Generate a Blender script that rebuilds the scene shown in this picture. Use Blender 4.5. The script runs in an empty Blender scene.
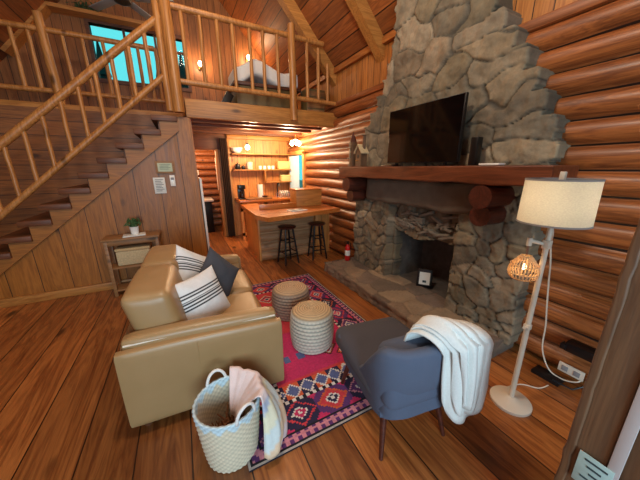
import bpy, bmesh, math, random
import numpy as np
from mathutils import Vector, Matrix, noise
C = bpy.context.scene.collection
R = math.radians
random.seed(7); rng = np.random.default_rng(7)

# ---------------------------------------------------------------- camera
cam = bpy.data.objects.new('camera', bpy.data.cameras.new('camera')); C.objects.link(cam)
cam.data.sensor_width = 36; cam.data.lens = 262 / 640 * 36; cam.data.clip_start = .03
_y, _p, _r = R(27.36), R(15.52), R(-.33)
_f = Vector((math.sin(_y)*math.cos(_p), math.cos(_y)*math.cos(_p), -math.sin(_p)))
_x = Vector((math.cos(_y), -math.sin(_y), 0)); _u = _x.cross(_f)
_x, _u = math.cos(_r)*_x + math.sin(_r)*_u, -math.sin(_r)*_x + math.cos(_r)*_u
cam.matrix_world = Matrix(((_x.x, _u.x, -_f.x, 0), (_x.y, _u.y, -_f.y, 0), (_x.z, _u.z, -_f.z, 1.5), (0, 0, 0, 1)))
bpy.context.scene.camera = cam

# ---------------------------------------------------------------- world, lights, exposure
sc = bpy.context.scene
sc.view_settings.view_transform = 'Standard'; sc.view_settings.look = 'None'
sc.view_settings.gamma = 1; sc.view_settings.exposure = 0.40
w = bpy.data.worlds.new('sky'); sc.world = w; w.use_nodes = True
w.node_tree.nodes['Background'].inputs[0].default_value = (.10, .62, .66, 1)
w.node_tree.nodes['Background'].inputs[1].default_value = 1.0

def light(name, kind, loc, power, col, size=.1, size_y=None, aim=None, spread=None):
    l = bpy.data.lights.new(name, kind); l.energy = power; l.color = col
    if kind == 'AREA':
        l.shape = 'RECTANGLE'; l.size = size; l.size_y = size_y or size
        if spread: l.spread = spread
    else: l.shadow_soft_size = size
    o = bpy.data.objects.new(name, l); C.objects.link(o); o.location = loc
    if aim: o.rotation_euler = (Vector(aim) - Vector(loc)).to_track_quat('-Z', 'Y').to_euler()
    return o
WARM = (1, .66, .36)
light('window_daylight', 'AREA', (-.35, -2.45, 1.55), 98, (.64, .84, 1), 1.8, 1.5, aim=(.3, 2, .6))
light('left_area_light', 'AREA', (-2.85, -.6, 1.7), 7, (.85, .92, 1), 1.4, 1.3, aim=(0, 1.4, .6))  # soft area light from the left; the left wall has no window
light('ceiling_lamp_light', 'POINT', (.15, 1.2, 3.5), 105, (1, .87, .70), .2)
light('upper_point_light', 'POINT', (.5, 3.1, 4.4), 42, (1, .80, .58), .2)  # bare warm point light under the roof, no lamp modelled here

# ---------------------------------------------------------------- helpers
def link(o, parent=None):
    C.objects.link(o)
    if parent is not None: o.parent = parent
    return o
def tag(o, label=None, cat=None, group=None, kind=None):
    if label: o['label'] = label
    if cat: o['category'] = cat
    if group: o['group'] = group
    if kind: o['kind'] = kind
    return o
def thing(name, label, cat, loc=(0, 0, 0), rz=0, group=None):
    o = bpy.data.objects.new(name, None); o.empty_display_size = .1
    o.location = loc; o.rotation_euler = (0, 0, rz)
    return tag(link(o), label, cat, group)
def children(o): return [c for c in C.objects if c.parent == o]
def copy_tree(o, parent=None):
    c = o.copy(); C.objects.link(c); c.parent = parent
    for ch in children(o): copy_tree(ch, c)
    return c

class MB:
    def __init__(s): s.b = bmesh.new()
    def box(s, lo, hi, bev=0, seg=2, rot=None, M=None):
        lo, hi = Vector(lo), Vector(hi); c = (lo+hi)/2; d = hi-lo
        r = bmesh.ops.create_cube(s.b, size=1)
        vs = r['verts']
        for v in vs: v.co = Vector((v.co.x*d.x, v.co.y*d.y, v.co.z*d.z))
        if bev:
            es = list({e for v in vs for e in v.link_edges})
            rr = bmesh.ops.bevel(s.b, geom=es, offset=min(bev, min(d)*.49), segments=seg, profile=.5, affect='EDGES')
            vs = list({v for f in rr['faces'] for v in f.verts} | {v for v in vs if v.is_valid})
        m = Matrix.Translation(c)
        if rot: m = m @ rot.to_4x4()
        if M: m = M @ m
        for v in vs: v.co = m @ v.co
        return s
    def rbox(s, lo, hi, r=.05, puff=0, n=10, M=None, fn=None):
        lo, hi = Vector(lo), Vector(hi); c = (lo+hi)/2; h = (hi-lo)/2
        t = bmesh.new(); bmesh.ops.create_cube(t, size=2)
        bmesh.ops.subdivide_edges(t, edges=t.edges[:], cuts=n, use_grid_fill=True)
        r = min(r, min(h)*.98)
        rem = {}
        for v in t.verts:
            p = Vector([math.copysign(abs(a)**.8, a) for a in v.co])
            p = Vector((p.x*h.x, p.y*h.y, p.z*h.z))
            i = Vector([max(-(h[k]-r), min(h[k]-r, p[k])) for k in range(3)])
            d = p-i
            q = i + (d.normalized()*r if d.length > 1e-9 else d)
            a, b_, cc = q.x/h.x, q.y/h.y, q.z/h.z
            if puff:
                q += Vector((a*(1-b_*b_)*(1-cc*cc), b_*(1-a*a)*(1-cc*cc), cc*(1-a*a)*(1-b_*b_)))*puff
            q = q+c
            if fn: q = fn(q)
            if M: q = M @ q
            rem[v] = s.b.verts.new(q)
        for f in t.faces: s.b.faces.new([rem[v] for v in f.verts])
        t.free(); return s
    def tube(s, p0, p1, r0, r1=None, n=12, caps=True, wob=0, segs=1):
        p0, p1 = Vector(p0), Vector(p1); r1 = r0 if r1 is None else r1
        d = (p1-p0).normalized(); a = d.orthogonal().normalized(); b = d.cross(a)
        rings = []; sd = random.random()*50
        for k in range(segs+1):
            t = k/segs; rr = r0+(r1-r0)*t; c = p0.lerp(p1, t)
            if wob: 
                c = c + (a*noise.noise((sd, t*3, 0)) + b*noise.noise((sd, 0, t*3)))*wob
                rr *= 1+noise.noise((sd, t*6, 3))*.12
            rings.append([s.b.verts.new(c+(a*math.cos(2*math.pi*i/n)+b*math.sin(2*math.pi*i/n))*rr) for i in range(n)])
        for k in range(segs):
            for i in range(n): s.b.faces.new((rings[k][i], rings[k][(i+1) % n], rings[k+1][(i+1) % n], rings[k+1][i]))
        if caps: s.b.faces.new(rings[0][::-1]); s.b.faces.new(rings[-1])
        return s
    def path(s, pts, r, n=8):
        P = [Vector(p) for p in pts]; rings = []
        up = None
        for k, p in enumerate(P):
            d = (P[min(k+1, len(P)-1)]-P[max(k-1, 0)]).normalized()
            a = d.orthogonal().normalized() if up is None else (up - d*up.dot(d)).normalized()
            up = a; b = d.cross(a)
            rings.append([s.b.verts.new(p+(a*math.cos(2*math.pi*i/n)+b*math.sin(2*math.pi*i/n))*r) for i in range(n)])
        for k in range(len(P)-1):
            for i in range(n): s.b.faces.new((rings[k][i], rings[k][(i+1) % n], rings[k+1][(i+1) % n], rings[k+1][i]))
        s.b.faces.new(rings[0][::-1]); s.b.faces.new(rings[-1]); return s
    def lathe(s, prof, n=32, c=(0, 0, 0), f=None):
        rings = []
        for r, z in prof:
            ring = []
            for i in range(n):
                a = 2*math.pi*i/n; rr = f(r, z, a) if f else r
                ring.append(s.b.verts.new((c[0]+rr*math.cos(a), c[1]+rr*math.sin(a), c[2]+z)))
            rings.append(ring)
        for k in range(len(rings)-1):
            for i in range(n): s.b.faces.new((rings[k][i], rings[k][(i+1) % n], rings[k+1][(i+1) % n], rings[k+1][i]))
        if prof[0][0] > 1e-4: s.b.faces.new(rings[0][::-1])
        if prof[-1][0] > 1e-4: s.b.faces.new(rings[-1])
        return s
    def prism(s, pts, ax, a0, a1):       # pts 2D polygon in the two other axes, extruded along ax
        def mk(p, a):
            q = list(p); q.insert(ax, a); return s.b.verts.new(q)
        A = [mk(p, a0) for p in pts]; B = [mk(p, a1) for p in pts]; n = len(pts)
        s.b.faces.new(A); s.b.faces.new(B[::-1])
        for i in range(n): s.b.faces.new((A[i], B[i], B[(i+1) % n], A[(i+1) % n]))
        return s
    def grid(s, P, closed=False):         # P[i][j]
        V = [[s.b.verts.new(p) for p in row] for row in P]; nj = len(V[0])
        for i in range(len(V)-1):
            for j in range(nj if closed else nj-1): s.b.faces.new((V[i][j], V[i+1][j], V[i+1][(j+1) % nj], V[i][(j+1) % nj]))
        return s
    def build(s, name, mat, parent=None, smooth=None, recalc=True, **kw):
        bmesh.ops.remove_doubles(s.b, verts=s.b.verts[:], dist=1e-5)
        if recalc: bmesh.ops.recalc_face_normals(s.b, faces=s.b.faces[:])
        me = bpy.data.meshes.new(name); s.b.to_mesh(me); s.b.free()
        if mat: me.materials.append(mat)
        if smooth is not False:
            me.polygons.foreach_set('use_smooth', [True]*len(me.polygons))
            if smooth is None: me.set_sharp_from_angle(angle=R(38))
        o = bpy.data.objects.new(name, me); link(o, parent); return tag(o, **kw)

def npmesh(name, V, F, mat, col=None, parent=None, smooth=True, **kw):
    me = bpy.data.meshes.new(name); me.from_pydata(np.asarray(V).tolist(), [], F if isinstance(F, list) else F.tolist()); me.update()
    if mat: me.materials.append(mat)
    if smooth: me.polygons.foreach_set('use_smooth', [True]*len(me.polygons))
    if col is not None:
        dom = 'POINT' if len(col) == len(V) else 'CORNER'
        if dom == 'CORNER' and len(col) == len(F): col = np.repeat(col, [len(f) for f in F], axis=0)
        at = me.color_attributes.new('Col', 'FLOAT_COLOR', dom)
        c4 = np.ones((len(col), 4)); c4[:, :3] = col; at.data.foreach_set('color', c4.ravel())
    o = bpy.data.objects.new(name, me); link(o, parent); return tag(o, **kw)
def gridF(nu, nv):
    i = np.arange(nu*nv).reshape(nu, nv)
    return np.stack([i[:-1, :-1], i[1:, :-1], i[1:, 1:], i[:-1, 1:]], -1).reshape(-1, 4)

# ---------------------------------------------------------------- materials
def lin(h):
    if isinstance(h, tuple): c = h
    else: c = tuple(int(h[i:i+2], 16)/255 for i in (0, 2, 4))
    return tuple(x/12.92 if x <= .04045 else ((x+.055)/1.055)**2.4 for x in c)
class NT:
    def __init__(s, name):
        s.m = bpy.data.materials.new(name); s.m.use_nodes = True; s.t = s.m.node_tree; s.bs = s.t.nodes['Principled BSDF']
    def n(s, ty, ins=None, **at):
        n = s.t.nodes.new(ty)
        for k, v in at.items(): setattr(n, k, v)
        for k, v in (ins or {}).items():
            if isinstance(v, bpy.types.NodeSocket): s.t.links.new(v, n.inputs[k])
            else: n.inputs[k].default_value = v
        return n
    def math(s, op, a, b=0., c=0.): return s.n('ShaderNodeMath', {0: a, 1: b, 2: c}, operation=op).outputs[0]
    def mix(s, f, a, b, mode='MIX'):
        n = s.n('ShaderNodeMix', {0: f}, data_type='RGBA', blend_type=mode)
        for k, v in ((6, a), (7, b)):
            if isinstance(v, bpy.types.NodeSocket): s.t.links.new(v, n.inputs[k])
            else: n.inputs[k].default_value = (*v, 1) if len(v) == 3 else v
        return n.outputs[2]
    def ramp(s, f, stops):
        n = s.n('ShaderNodeValToRGB', {0: f}); e = n.color_ramp.elements
        while len(e) < len(stops): e.new(.5)
        for k, (p, c) in enumerate(stops): e[k].position = p; e[k].color = (*c, 1)
        return n.outputs[0]
    def out(s, col=None, rough=.5, bump=None, bs=.3, bd=.01, **kw):
        b = s.bs
        for k, v in (('Base Color', col), ('Roughness', rough)):
            if v is None: continue
            if isinstance(v, bpy.types.NodeSocket): s.t.links.new(v, b.inputs[k])
            else: b.inputs[k].default_value = (*v, 1) if isinstance(v, tuple) else v
        if bump is not None:
            bn = s.n('ShaderNodeBump', {'Height': bump, 'Strength': bs, 'Distance': bd}); s.t.links.new(bn.outputs[0], b.inputs['Normal'])
        for k, v in kw.items(): b.inputs[k.replace('_', ' ')].default_value = v
        return s.m
def plain(name, h, rough=.5, nz=0, scale=40, bump=0, **kw):
    t = NT(name); c = lin(h)
    tc = t.n('ShaderNodeTexCoord').outputs['Object']
    no = t.n('ShaderNodeTexNoise', {'Vector': tc, 'Scale': float(scale), 'Detail': 3.})
    col = t.mix(no.outputs[0], tuple(x*(1-nz) for x in c), tuple(min(1, x*(1+nz)) for x in c)) if nz else c
    return t.out(col, rough, no.outputs[0] if bump else None, bump, .004, **kw)
def fabric(name, h, scale=350, rough=.95, nz=.25, **kw):
    t = NT(name); c = lin(h); tc = t.n('ShaderNodeTexCoord').outputs['Object']
    no = t.n('ShaderNodeTexNoise', {'Vector': tc, 'Scale': float(scale), 'Detail': 2.})
    n2 = t.n('ShaderNodeTexNoise', {'Vector': tc, 'Scale': 9., 'Detail': 3.})
    f = t.math('MULTIPLY_ADD', no.outputs[0], .7, t.math('MULTIPLY', n2.outputs[0], .3))
    return t.out(t.mix(f, tuple(x*(1-nz) for x in c), tuple(min(1, x*(1+nz)) for x in c)), rough, no.outputs[0], .4, .002, **kw)
def wood(name, a, b, grain=1, across=None, width=.2, off=0., rough=.45, knots=True, vary=.35, gap=.02, gs=1., bump=.15, coat=0.):
    """grain = axis the grain runs along; across = axis the boards are counted along"""
    t = NT(name); tc = t.n('ShaderNodeTexCoord').outputs['Object']
    sp = t.n('ShaderNodeSeparateXYZ', {0: tc}); ax = sp.outputs
    idx = 0.; gapf = None
    vec = tc
    if across is not None:
        u = t.math('DIVIDE', t.math('SUBTRACT', ax[across], off), width)
        fl = t.math('FLOOR', u); fr = t.math('FRACT', u)
        wn = t.n('ShaderNodeTexWhiteNoise', {'W': fl}, noise_dimensions='1D').outputs[0]
        e = t.math('ABSOLUTE', t.math('SUBTRACT', fr, .5))
        gapf = t.math('GREATER_THAN', e, .5-gap)
        sh = t.n('ShaderNodeCombineXYZ', {grain: t.math('MULTIPLY', wn, 37.)})
        vec = t.n('ShaderNodeVectorMath', {0: tc, 1: sh.outputs[0]}, operation='ADD').outputs[0]
    sc_ = [9.*gs]*3; sc_[grain] = .8*gs
    mp = t.n('ShaderNodeVectorMath', {0: vec, 1: tuple(sc_)}, operation='MULTIPLY').outputs[0]
    n1 = t.n('ShaderNodeTexNoise', {'Vector': mp, 'Scale': 1., 'Detail': 5., 'Roughness': .6, 'Distortion': .8}).outputs[0]
    rings = t.math('FRACT', t.math('MULTIPLY', n1, 7.))
    rings = t.math('ABSOLUTE', t.math('SUBTRACT', rings, .5))
    sc2 = [70.*gs]*3; sc2[grain] = 3.*gs
    mp2 = t.n('ShaderNodeVectorMath', {0: vec, 1: tuple(sc2)}, operation='MULTIPLY').outputs[0]
    n2 = t.n('ShaderNodeTexNoise', {'Vector': mp2, 'Scale': 1., 'Detail': 2.}).outputs[0]
    f = t.math('ADD', t.math('MULTIPLY', rings, .75), t.math('MULTIPLY', n2, .55))
    f = t.math('MULTIPLY_ADD', n1, .6, t.math('SUBTRACT', f, .3))
    col = t.ramp(f, [(.15, lin(b)), (.85, lin(a))])
    if across is not None and vary:
        k = t.math('MULTIPLY_ADD', wn, vary*2, 1-vary)
        cc = t.n('ShaderNodeCombineXYZ', {0: k, 1: k, 2: k}).outputs[0]
        col = t.mix(1., col, cc, 'MULTIPLY')
    if knots:
        s3 = [3.4*gs]*3; s3[grain] = 1.5*gs
        mp3 = t.n('ShaderNodeVectorMath', {0: vec, 1: tuple(s3)}, operation='MULTIPLY').outputs[0]
        vo = t.n('ShaderNodeTexVoronoi', {'Vector': mp3, 'Scale': 1.}).outputs['Distance']
        kf = t.n('ShaderNodeMapRange', {0: vo, 1: .06, 2: .13, 3: .85, 4: 0.}).outputs[0]
        col = t.mix(kf, col, tuple(x*.25 for x in lin(b)))
    if gapf is not None: col = t.mix(gapf, col, tuple(x*.12 for x in lin(b)))
    h = t.math('MULTIPLY', n2, .5)
    if gapf is not None: h = t.math('SUBTRACT', h, gapf)
    rf = t.math('MULTIPLY_ADD', n1, .25, rough-.12)
    m = t.out(col, rf, h, bump, .01)
    t.bs.inputs['Coat Weight'].default_value = coat; t.bs.inputs['Coat Roughness'].default_value = .25
    return m
def vcol(name, rough=.8, scale=60., nz=.25, bump=.3, spec=.5, fine=None, **kw):
    t = NT(name); at = t.n('ShaderNodeVertexColor', layer_name='Col').outputs[0]; tc = t.n('ShaderNodeTexCoord').outputs['Object']
    no = t.n('ShaderNodeTexNoise', {'Vector': tc, 'Scale': float(scale), 'Detail': 5., 'Roughness': .65}).outputs[0]
    n3 = t.n('ShaderNodeTexNoise', {'Vector': tc, 'Scale': float(scale)*.16, 'Detail': 4.}).outputs[0]
    k = t.math('MULTIPLY_ADD', t.math('ADD', no, n3), nz*2, 1-nz*2)
    cc = t.n('ShaderNodeCombineXYZ', {0: k, 1: k, 2: k}).outputs[0]
    return t.out(t.mix(1., at, cc, 'MULTIPLY'), rough, no, bump, .008, **kw)
def emit(name, h, s):
    t = NT(name); t.bs.inputs['Emission Color'].default_value = (*lin(h), 1); t.bs.inputs['Emission Strength'].default_value = s
    return t.out(lin(h), .5)
def glass(name, tint=(1, 1, 1), a=.004):
    t = NT(name); n = t.t.nodes; tr = n.new('ShaderNodeBsdfTransparent'); tr.inputs[0].default_value = (*tint, 1)
    gl = n.new('ShaderNodeBsdfGlossy'); gl.inputs['Roughness'].default_value = .03
    mx = n.new('ShaderNodeMixShader'); mx.inputs[0].default_value = a
    t.t.links.new(tr.outputs[0], mx.inputs[1]); t.t.links.new(gl.outputs[0], mx.inputs[2]); t.t.links.new(mx.outputs[0], n['Material Output'].inputs[0])
    return t.m
def translucent(name, h, f=.5):
    t = NT(name); n = t.t.nodes; tl = n.new('ShaderNodeBsdfTranslucent'); tl.inputs[0].default_value = (*lin(h), 1)
    t.out(lin(h), .9); mx = n.new('ShaderNodeMixShader'); mx.inputs[0].default_value = f
    tc = t.n('ShaderNodeTexCoord').outputs['Object']
    no = t.n('ShaderNodeTexNoise', {'Vector': t.n('ShaderNodeVectorMath', {0: tc, 1: (120., 120., 260.)}, operation='MULTIPLY').outputs[0], 'Scale': 1., 'Detail': 2.}).outputs[0]
    c = t.mix(no, tuple(x*.78 for x in lin(h)), tuple(min(1, x*1.15) for x in lin(h)))
    t.t.links.new(c, t.bs.inputs['Base Color']); t.t.links.new(c, tl.inputs[0])
    t.t.links.new(t.bs.outputs[0], mx.inputs[1]); t.t.links.new(tl.outputs[0], mx.inputs[2]); t.t.links.new(mx.outputs[0], n['Material Output'].inputs[0])
    return t.m

W = {}
W['floor'] = wood('pine_floor', 'b37038', '6c3616', 1, 0, .27, .135, .36, vary=.40, gap=.014, coat=.25, gs=.8)
W['log'] = wood('varnished_log', 'ad6530', '653214', 1, 2, .16, .03, .48, vary=.16, gap=.035, coat=.15, gs=1.2)
W['roof'] = wood('roof_boards', 'a8622f', '74401e', 1, 0, .14, 0, .5, vary=.3, gap=.03, knots=False)
W['vpanel'] = wood('pine_panel', 'c4803c', '935522', 2, 1, .13, 0, .45, vary=.2, gap=.03)
W['xpanel'] = wood('stair_wall_panel', 'b4712a', '834e18', 2, 0, .27, .03, .45, vary=.16, gap=.012)
W['kpanel'] = wood('kitchen_panel', 'dd9a55', 'b06c30', 2, 0, .19, .02, .45, vary=.2, gap=.02)
W['hpanel'] = wood('stairwell_boards', 'a0642f', '6e411c', 0, 2, .19, .03, .5, vary=.2, gap=.02)
W['gable'] = wood('gable_boards', 'a56a38', '774822', 2, 0, .12, 0, .5, vary=.2, gap=.03)
W['beamX'] = wood('beam_x', 'c98a45', '96602a', 0, rough=.45)
W['beamY'] = wood('beam_y', 'bd7634', '8c4d1e', 1, rough=.45)
W['post'] = wood('post_wood', 'cd9050', '945c28', 2, rough=.4)
W['stringer'] = wood('stringer_wood', 'b0702c', '82501c', 0, rough=.5)
W['tread'] = wood('tread_wood', '7c4a28', '532c16', 0, rough=.5, knots=False)
W['dark'] = wood('dark_tread', '6e4128', '482615', 0, rough=.5, knots=False)
W['ledge'] = wood('ledge_wood', 'a8602f', '6e3a1a', 1, rough=.45)
W['mantel'] = wood('mantel_wood', '7f4224', '4f2512', 1, rough=.42, coat=.15, knots=False)
W['corbel'] = wood('corbel_log', '5e2c1c', '3c180f', 0, rough=.45, knots=False)
W['counter'] = wood('counter_wood', 'd07f3d', 'a4581f', 0, rough=.3, coat=.3)
W['table'] = wood('console_wood', 'a8794a', '7f5732', 0, rough=.5)
W['greyw'] = wood('rough_door_wood', '745438', '573d29', 2, rough=.6, gs=1.4)
LEATHER = NT('tan_leather'); 
_tc = LEATHER.n('ShaderNodeTexCoord').outputs['Object']
_vo = LEATHER.n('ShaderNodeTexVoronoi', {'Vector': _tc, 'Scale': 260.}).outputs['Distance']
_no = LEATHER.n('ShaderNodeTexNoise', {'Vector': _tc, 'Scale': 5., 'Detail': 3.}).outputs[0]
LEATHER = LEATHER.out(LEATHER.mix(_no, lin('98794f'), lin('a9895f')), .38, _vo, .12, .002)
M = dict(
    black=plain('black_plastic', '101012', .3), blackm=plain('black_metal', '16110f', .4), screen=plain('tv_screen', '060607', .08),
    white=plain('white_paint', 'e6e2da', .45), whitec=plain('ceramic', 'efece4', .2), cream=plain('cream_metal', 'd8cbb8', .4),
    stone=vcol('field_stone', .85, 45., .32, .6), sooty=plain('sooty_brick', '5a524c', .95, .5, 14, .6),
    dgrey=fabric('charcoal_fabric', '43454c'), chair=fabric('grey_fabric_daylit', '525c70', 500), seatf=fabric('slate_grey_fabric', '4b4c55', 500), throw=fabric('pale_blue_throw', 'd8dcd8', 120, nz=.14),  # armchair shell colour has extra blue put in for the daylight on it
    white_f=fabric('white_linen', 'e4e2de', 300, nz=.12), red=plain('red_enamel', 'c01c1c', .3), steel=plain('steel', 'b9b9bb', .25, Metallic=1.),
    brass=plain('brass', 'b08a4a', .35, Metallic=1.), leaf=plain('leaf', '3f5f35', .6, .5, 60), wicker=plain('wicker', 'c8a878', .8, .35, 90, .5),
    yellow=plain('pale_wicker', 'd8bf7c', .8, .25, 120, .4), straw=plain('seagrass_box', 'c4ad84', .85, .4, 70, .6), soil=plain('soil', '2e2118', .9),
    col=vcol('woven_colour', .9, 160., .12, .4), rug=vcol('rug_pile', .95, 300., .18, .5), mirror=plain('glassware', 'c9d2d6', .1),
    paper=plain('paper', 'dcdcd4', .7, .05), ink=plain('ink', '2b3a3e', .7), teal=plain('teal_paper', '9fb9b5', .7, .12, 60), book=plain('book_cover', 'd9dccd', .6),
    curtain=translucent('curtain_cloth', 'e8eef2', .5), dcurtain=fabric('dark_brown_curtain', '3c2618'), olive=plain('olive_panel', '6e5a34', .6, .2, 20),
    navy=plain('navy', '23263d', .7), glass=glass('window_glass'), lampglass=emit('bulb_glow', 'ffc98a', 14), bulbw=emit('bulb_glow_small', 'ffe0b0', 7),
    shade=translucent('linen_shade', 'f4e8d0', .5), rattan=translucent('rattan_weave', 'f0d0a0', .3), trim_grey=plain('shade_trim', '8b8787', .8),
    tree=plain('spruce_green', '0c140f', .9, .5, 5), floor_g=plain('concrete', '777066', .8), hang=plain('hanging_leaf', '2f4a2c', .7, .4, 60))

# ================================================================ SETTING
S = dict(kind='structure')
MB().box((-3.3, -2.6, -.1), (2.9, 7.6, 0)).build('floor', W['floor'], **S)
XW = 2.40; RX = .13; PITCH = 1.115; RZ = 2.98 + PITCH*(2.42-RX)
# log wall (right): stacked half-round logs
def logwall(name, y0, y1, z0, nlog, hole, x=XW, step=.07, sp=.16, axis=1, flip=1, amp=.085):
    ys = np.arange(y0, y1+1e-6, step); prof = []
    for k in range(nlog):
        for j in range(9):
            th = -1+2*j/9; prof.append((z0+sp*(k+.5+th/2), amp*math.sqrt(max(0, 1-th*th))**.9, k))
    prof.append((z0+sp*nlog, 0, nlog-1))
    V = []
    for y in ys:
        for z, d, k in prof:
            s = 1+.16*noise.noise((y*.9, k*3.7, 1)); dz = .010*noise.noise((y*1.3, k*5.1, 4))
            p = (x-flip*d*s, y, z+dz); V.append(p if axis == 1 else (y, p[0], p[2]))
    F = gridF(len(ys), len(prof)); V = np.array(V)
    if hole:
        c = V[F].mean(1); keep = ~np.array([hole(p) for p in c]); F = F[keep]
    return V, F
def hole(p):
    y, z = p[1], p[2]
    return (1.55 < y < 2.45 and z < .8) or (5.2 < y < 5.95 and .8 < z < 1.76)
V, F = logwall('wall_right', -2.6, 6.15, .03, 15, hole)
npmesh('wall_right', V, F, W['log'], **S)
MB().box((XW+.06, -2.6, 0), (XW+.1, 1.5, 2.45)).box((XW+.06, 2.48, 0), (XW+.1, 5.2, 2.45)).box((XW+.06, 5.95, 0), (XW+.1, 6.1, 2.45)).box((XW+.06, 5.2, 0), (XW+.1, 5.95, .78)).box((XW+.06, 5.2, 1.78), (XW+.1, 5.95, 2.45)).build('wall_right_light_block', W['mantel'], **S)  # slab added behind the logs to stop sky light leaking through
MB().box((XW-.06, -2.6, 2.425), (XW+.1, 6.1, 2.5), .015).build('trim_1', W['ledge'], **S)
MB().box((XW+.02, -2.6, 2.49), (XW+.1, 6.1, 3.15)).build('wall_upper_right', W['vpanel'], **S)
MB().box((XW-.03, -2.6, 2.93), (XW+.03, 6.1, 3.0)).build('trim_2', W['beamY'], **S)
# roof
def roofz(x): return RZ - PITCH*abs(x-RX)
for nm, xe in (('ceiling_right', 2.62), ('ceiling_left', -3.35)):
    MB().prism([(RX, RZ), (xe, roofz(xe)), (xe, roofz(xe)+.1), (RX, RZ+.1)], 1, -2.7, 6.25).build(nm, W['roof'], **S)
for k, y in enumerate((4.08, 2.92, 1.74, .56, -.62)):
    for sgn in (1, -1):
        x1 = RX+sgn*2.33
        MB().prism([(RX, RZ-.0), (x1, roofz(x1)), (x1, roofz(x1)-.21), (RX, RZ-.24)], 1, y-.0, y+.13).build('beam_rafter', W['beamX'], **S)
MB().box((RX-.06, -2.6, RZ-.3), (RX+.06, 6.1, RZ-.12)).build('beam_ridge', W['beamY'], **S)
# gable wall over the loft, with window openings
GY = 6.08
def gable():
    m = MB(); 
    m.prism([(-3.3, 2.33), (-.98, 2.33), (-.98, roofz(-.98)), (-3.3, roofz(-3.3))], 1, GY, GY+.1)
    m.prism([(-.98, 2.33), (.36, 2.33), (.36, 2.95), (-.98, 2.95)], 1, GY, GY+.1)
    m.prism([(-.98, 3.74), (.36, 3.74), (.36, roofz(.36)), (RX, RZ), (-.98, roofz(-.98))], 1, GY, GY+.1)
    x0, x1 = 1.93, 2.20
    m.prism([(.36, 2.33), (x0, 2.33), (x0, roofz(x0)), (.36, roofz(.36))], 1, GY, GY+.1)
    m.prism([(x0, 2.33), (x1, 2.33), (x1, 3.16), (x0, 3.16)], 1, GY, GY+.1)
    m.prism([(x1, 2.33), (2.5, 2.33), (2.5, roofz(2.5)), (x1, roofz(x1))], 1, GY, GY+.1)
    return m
gable().build('wall_gable', W['gable'], **S)
def win(nm, x0, x1, z0, z1, y, nx, zs, fw=.045):
    o = MB().box((x0-.05, y-.03, z0-.06), (x1+.05, y+.08, z0)).box((x0-.05, y-.03, z1), (x1+.05, y+.08, z1+.06)).box((x0-.05, y-.03, z0), (x0, y+.08, z1)).box((x1, y-.03, z0), (x1+.05, y+.08, z1)).build(nm, W['dark'], **S)
    m = MB()
    for i in range(1, nx): m.box((x0+(x1-x0)*i/nx-fw/2, y+.01, z0), (x0+(x1-x0)*i/nx+fw/2, y+.07, z1))
    for z in zs: m.box((x0, y+.012, z-fw/2), (x1, y+.068, z+fw/2))
    if nx > 1 or zs: m.build('window_frame', W['dark'], o)
    MB().box((x0, y+.035, z0), (x1, y+.045, z1)).build('pane', M['glass'], o)
    return o
win('window_1', -.98, .36, 2.95, 3.74, GY, 3, (3.53,), .035)
MB().prism([(1.93, 3.16), (2.20, 3.16), (2.20, roofz(2.2)), (1.93, roofz(1.93))], 1, GY+.03, GY+.04).build('window_2', M['glass'], **S)
# pale ledge with sloping end on the gable
MB().box((-1.40, GY-.22, 3.78), (.15, GY, 3.83)).prism([(-1.36, 3.83), (-1.98, 3.10), (-2.03, 3.14), (-1.42, 3.83)], 1, GY-.22, GY).build('trim_3', W['beamX'], **S)
# loft floor, fascia, joists
MB().box((.17, 4.04, 2.27), (2.42, 6.1, 2.33)).box((-3.2, 5.1, 2.27), (.17, 6.1, 2.33)).build('floor_loft', W['beamX'], **S)
MB().box((.17, 3.98, 2.12), (2.40, 4.05, 2.34), .008).build('trim_fascia', W['beamX'], **S)
MB().box((-3.2, 5.04, 2.12), (.17, 5.10, 2.34), .008).build('trim_fascia', W['beamX'], **S)
for y in (4.42, 4.85, 5.28, 5.71): MB().box((.18, y, 2.14), (2.38, y+.09, 2.27)).build('beam_joist', W['dark'] if y > 4.4 else W['beamX'], **S)
# wall below the stairs, and the stairwell wall behind
sl = lambda x: 1.94+.81*(x-.03)
MB().prism([(-2.36, 0), (.20, 0), (.20, 2.12), (.02, 2.12), (.02, 1.95)], 1, 4.0, 4.07).build('wall_stair', W['xpanel'], **S)
MB().box((-3.3, 5.0, 0), (.1, 5.04, 2.27)).build('wall_stairwell', W['hpanel'], **S)
MB().box((-2.4, 3.965, .0), (.20, 4.0, .10), .006).build('baseboard_stair', W['beamX'], **S)
MB().box((.13, 4.07, 0), (.22, 6.1, 2.12)).build('wall_passage', W['vpanel'], **S)
MB().box((-3.3, -2.6, 0), (-3.2, 6.1, 2.4)).build('wall_left', W['vpanel'], **S)
# wall behind the camera with a window opening for the daylight
m = MB().box((-3.3, -2.7, 0), (2.5, -2.6, .75)).box((-3.3, -2.7, .75), (-1.3, -2.6, 2.4)).box((.6, -2.7, .75), (2.5, -2.6, 2.4)).prism([(-3.3, 2.4), (2.5, 2.4), (2.5, roofz(2.5)), (RX, RZ), (-3.3, roofz(-3.3))], 1, -2.7, -2.6)
m.build('wall_behind', W['gable'], **S)
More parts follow.
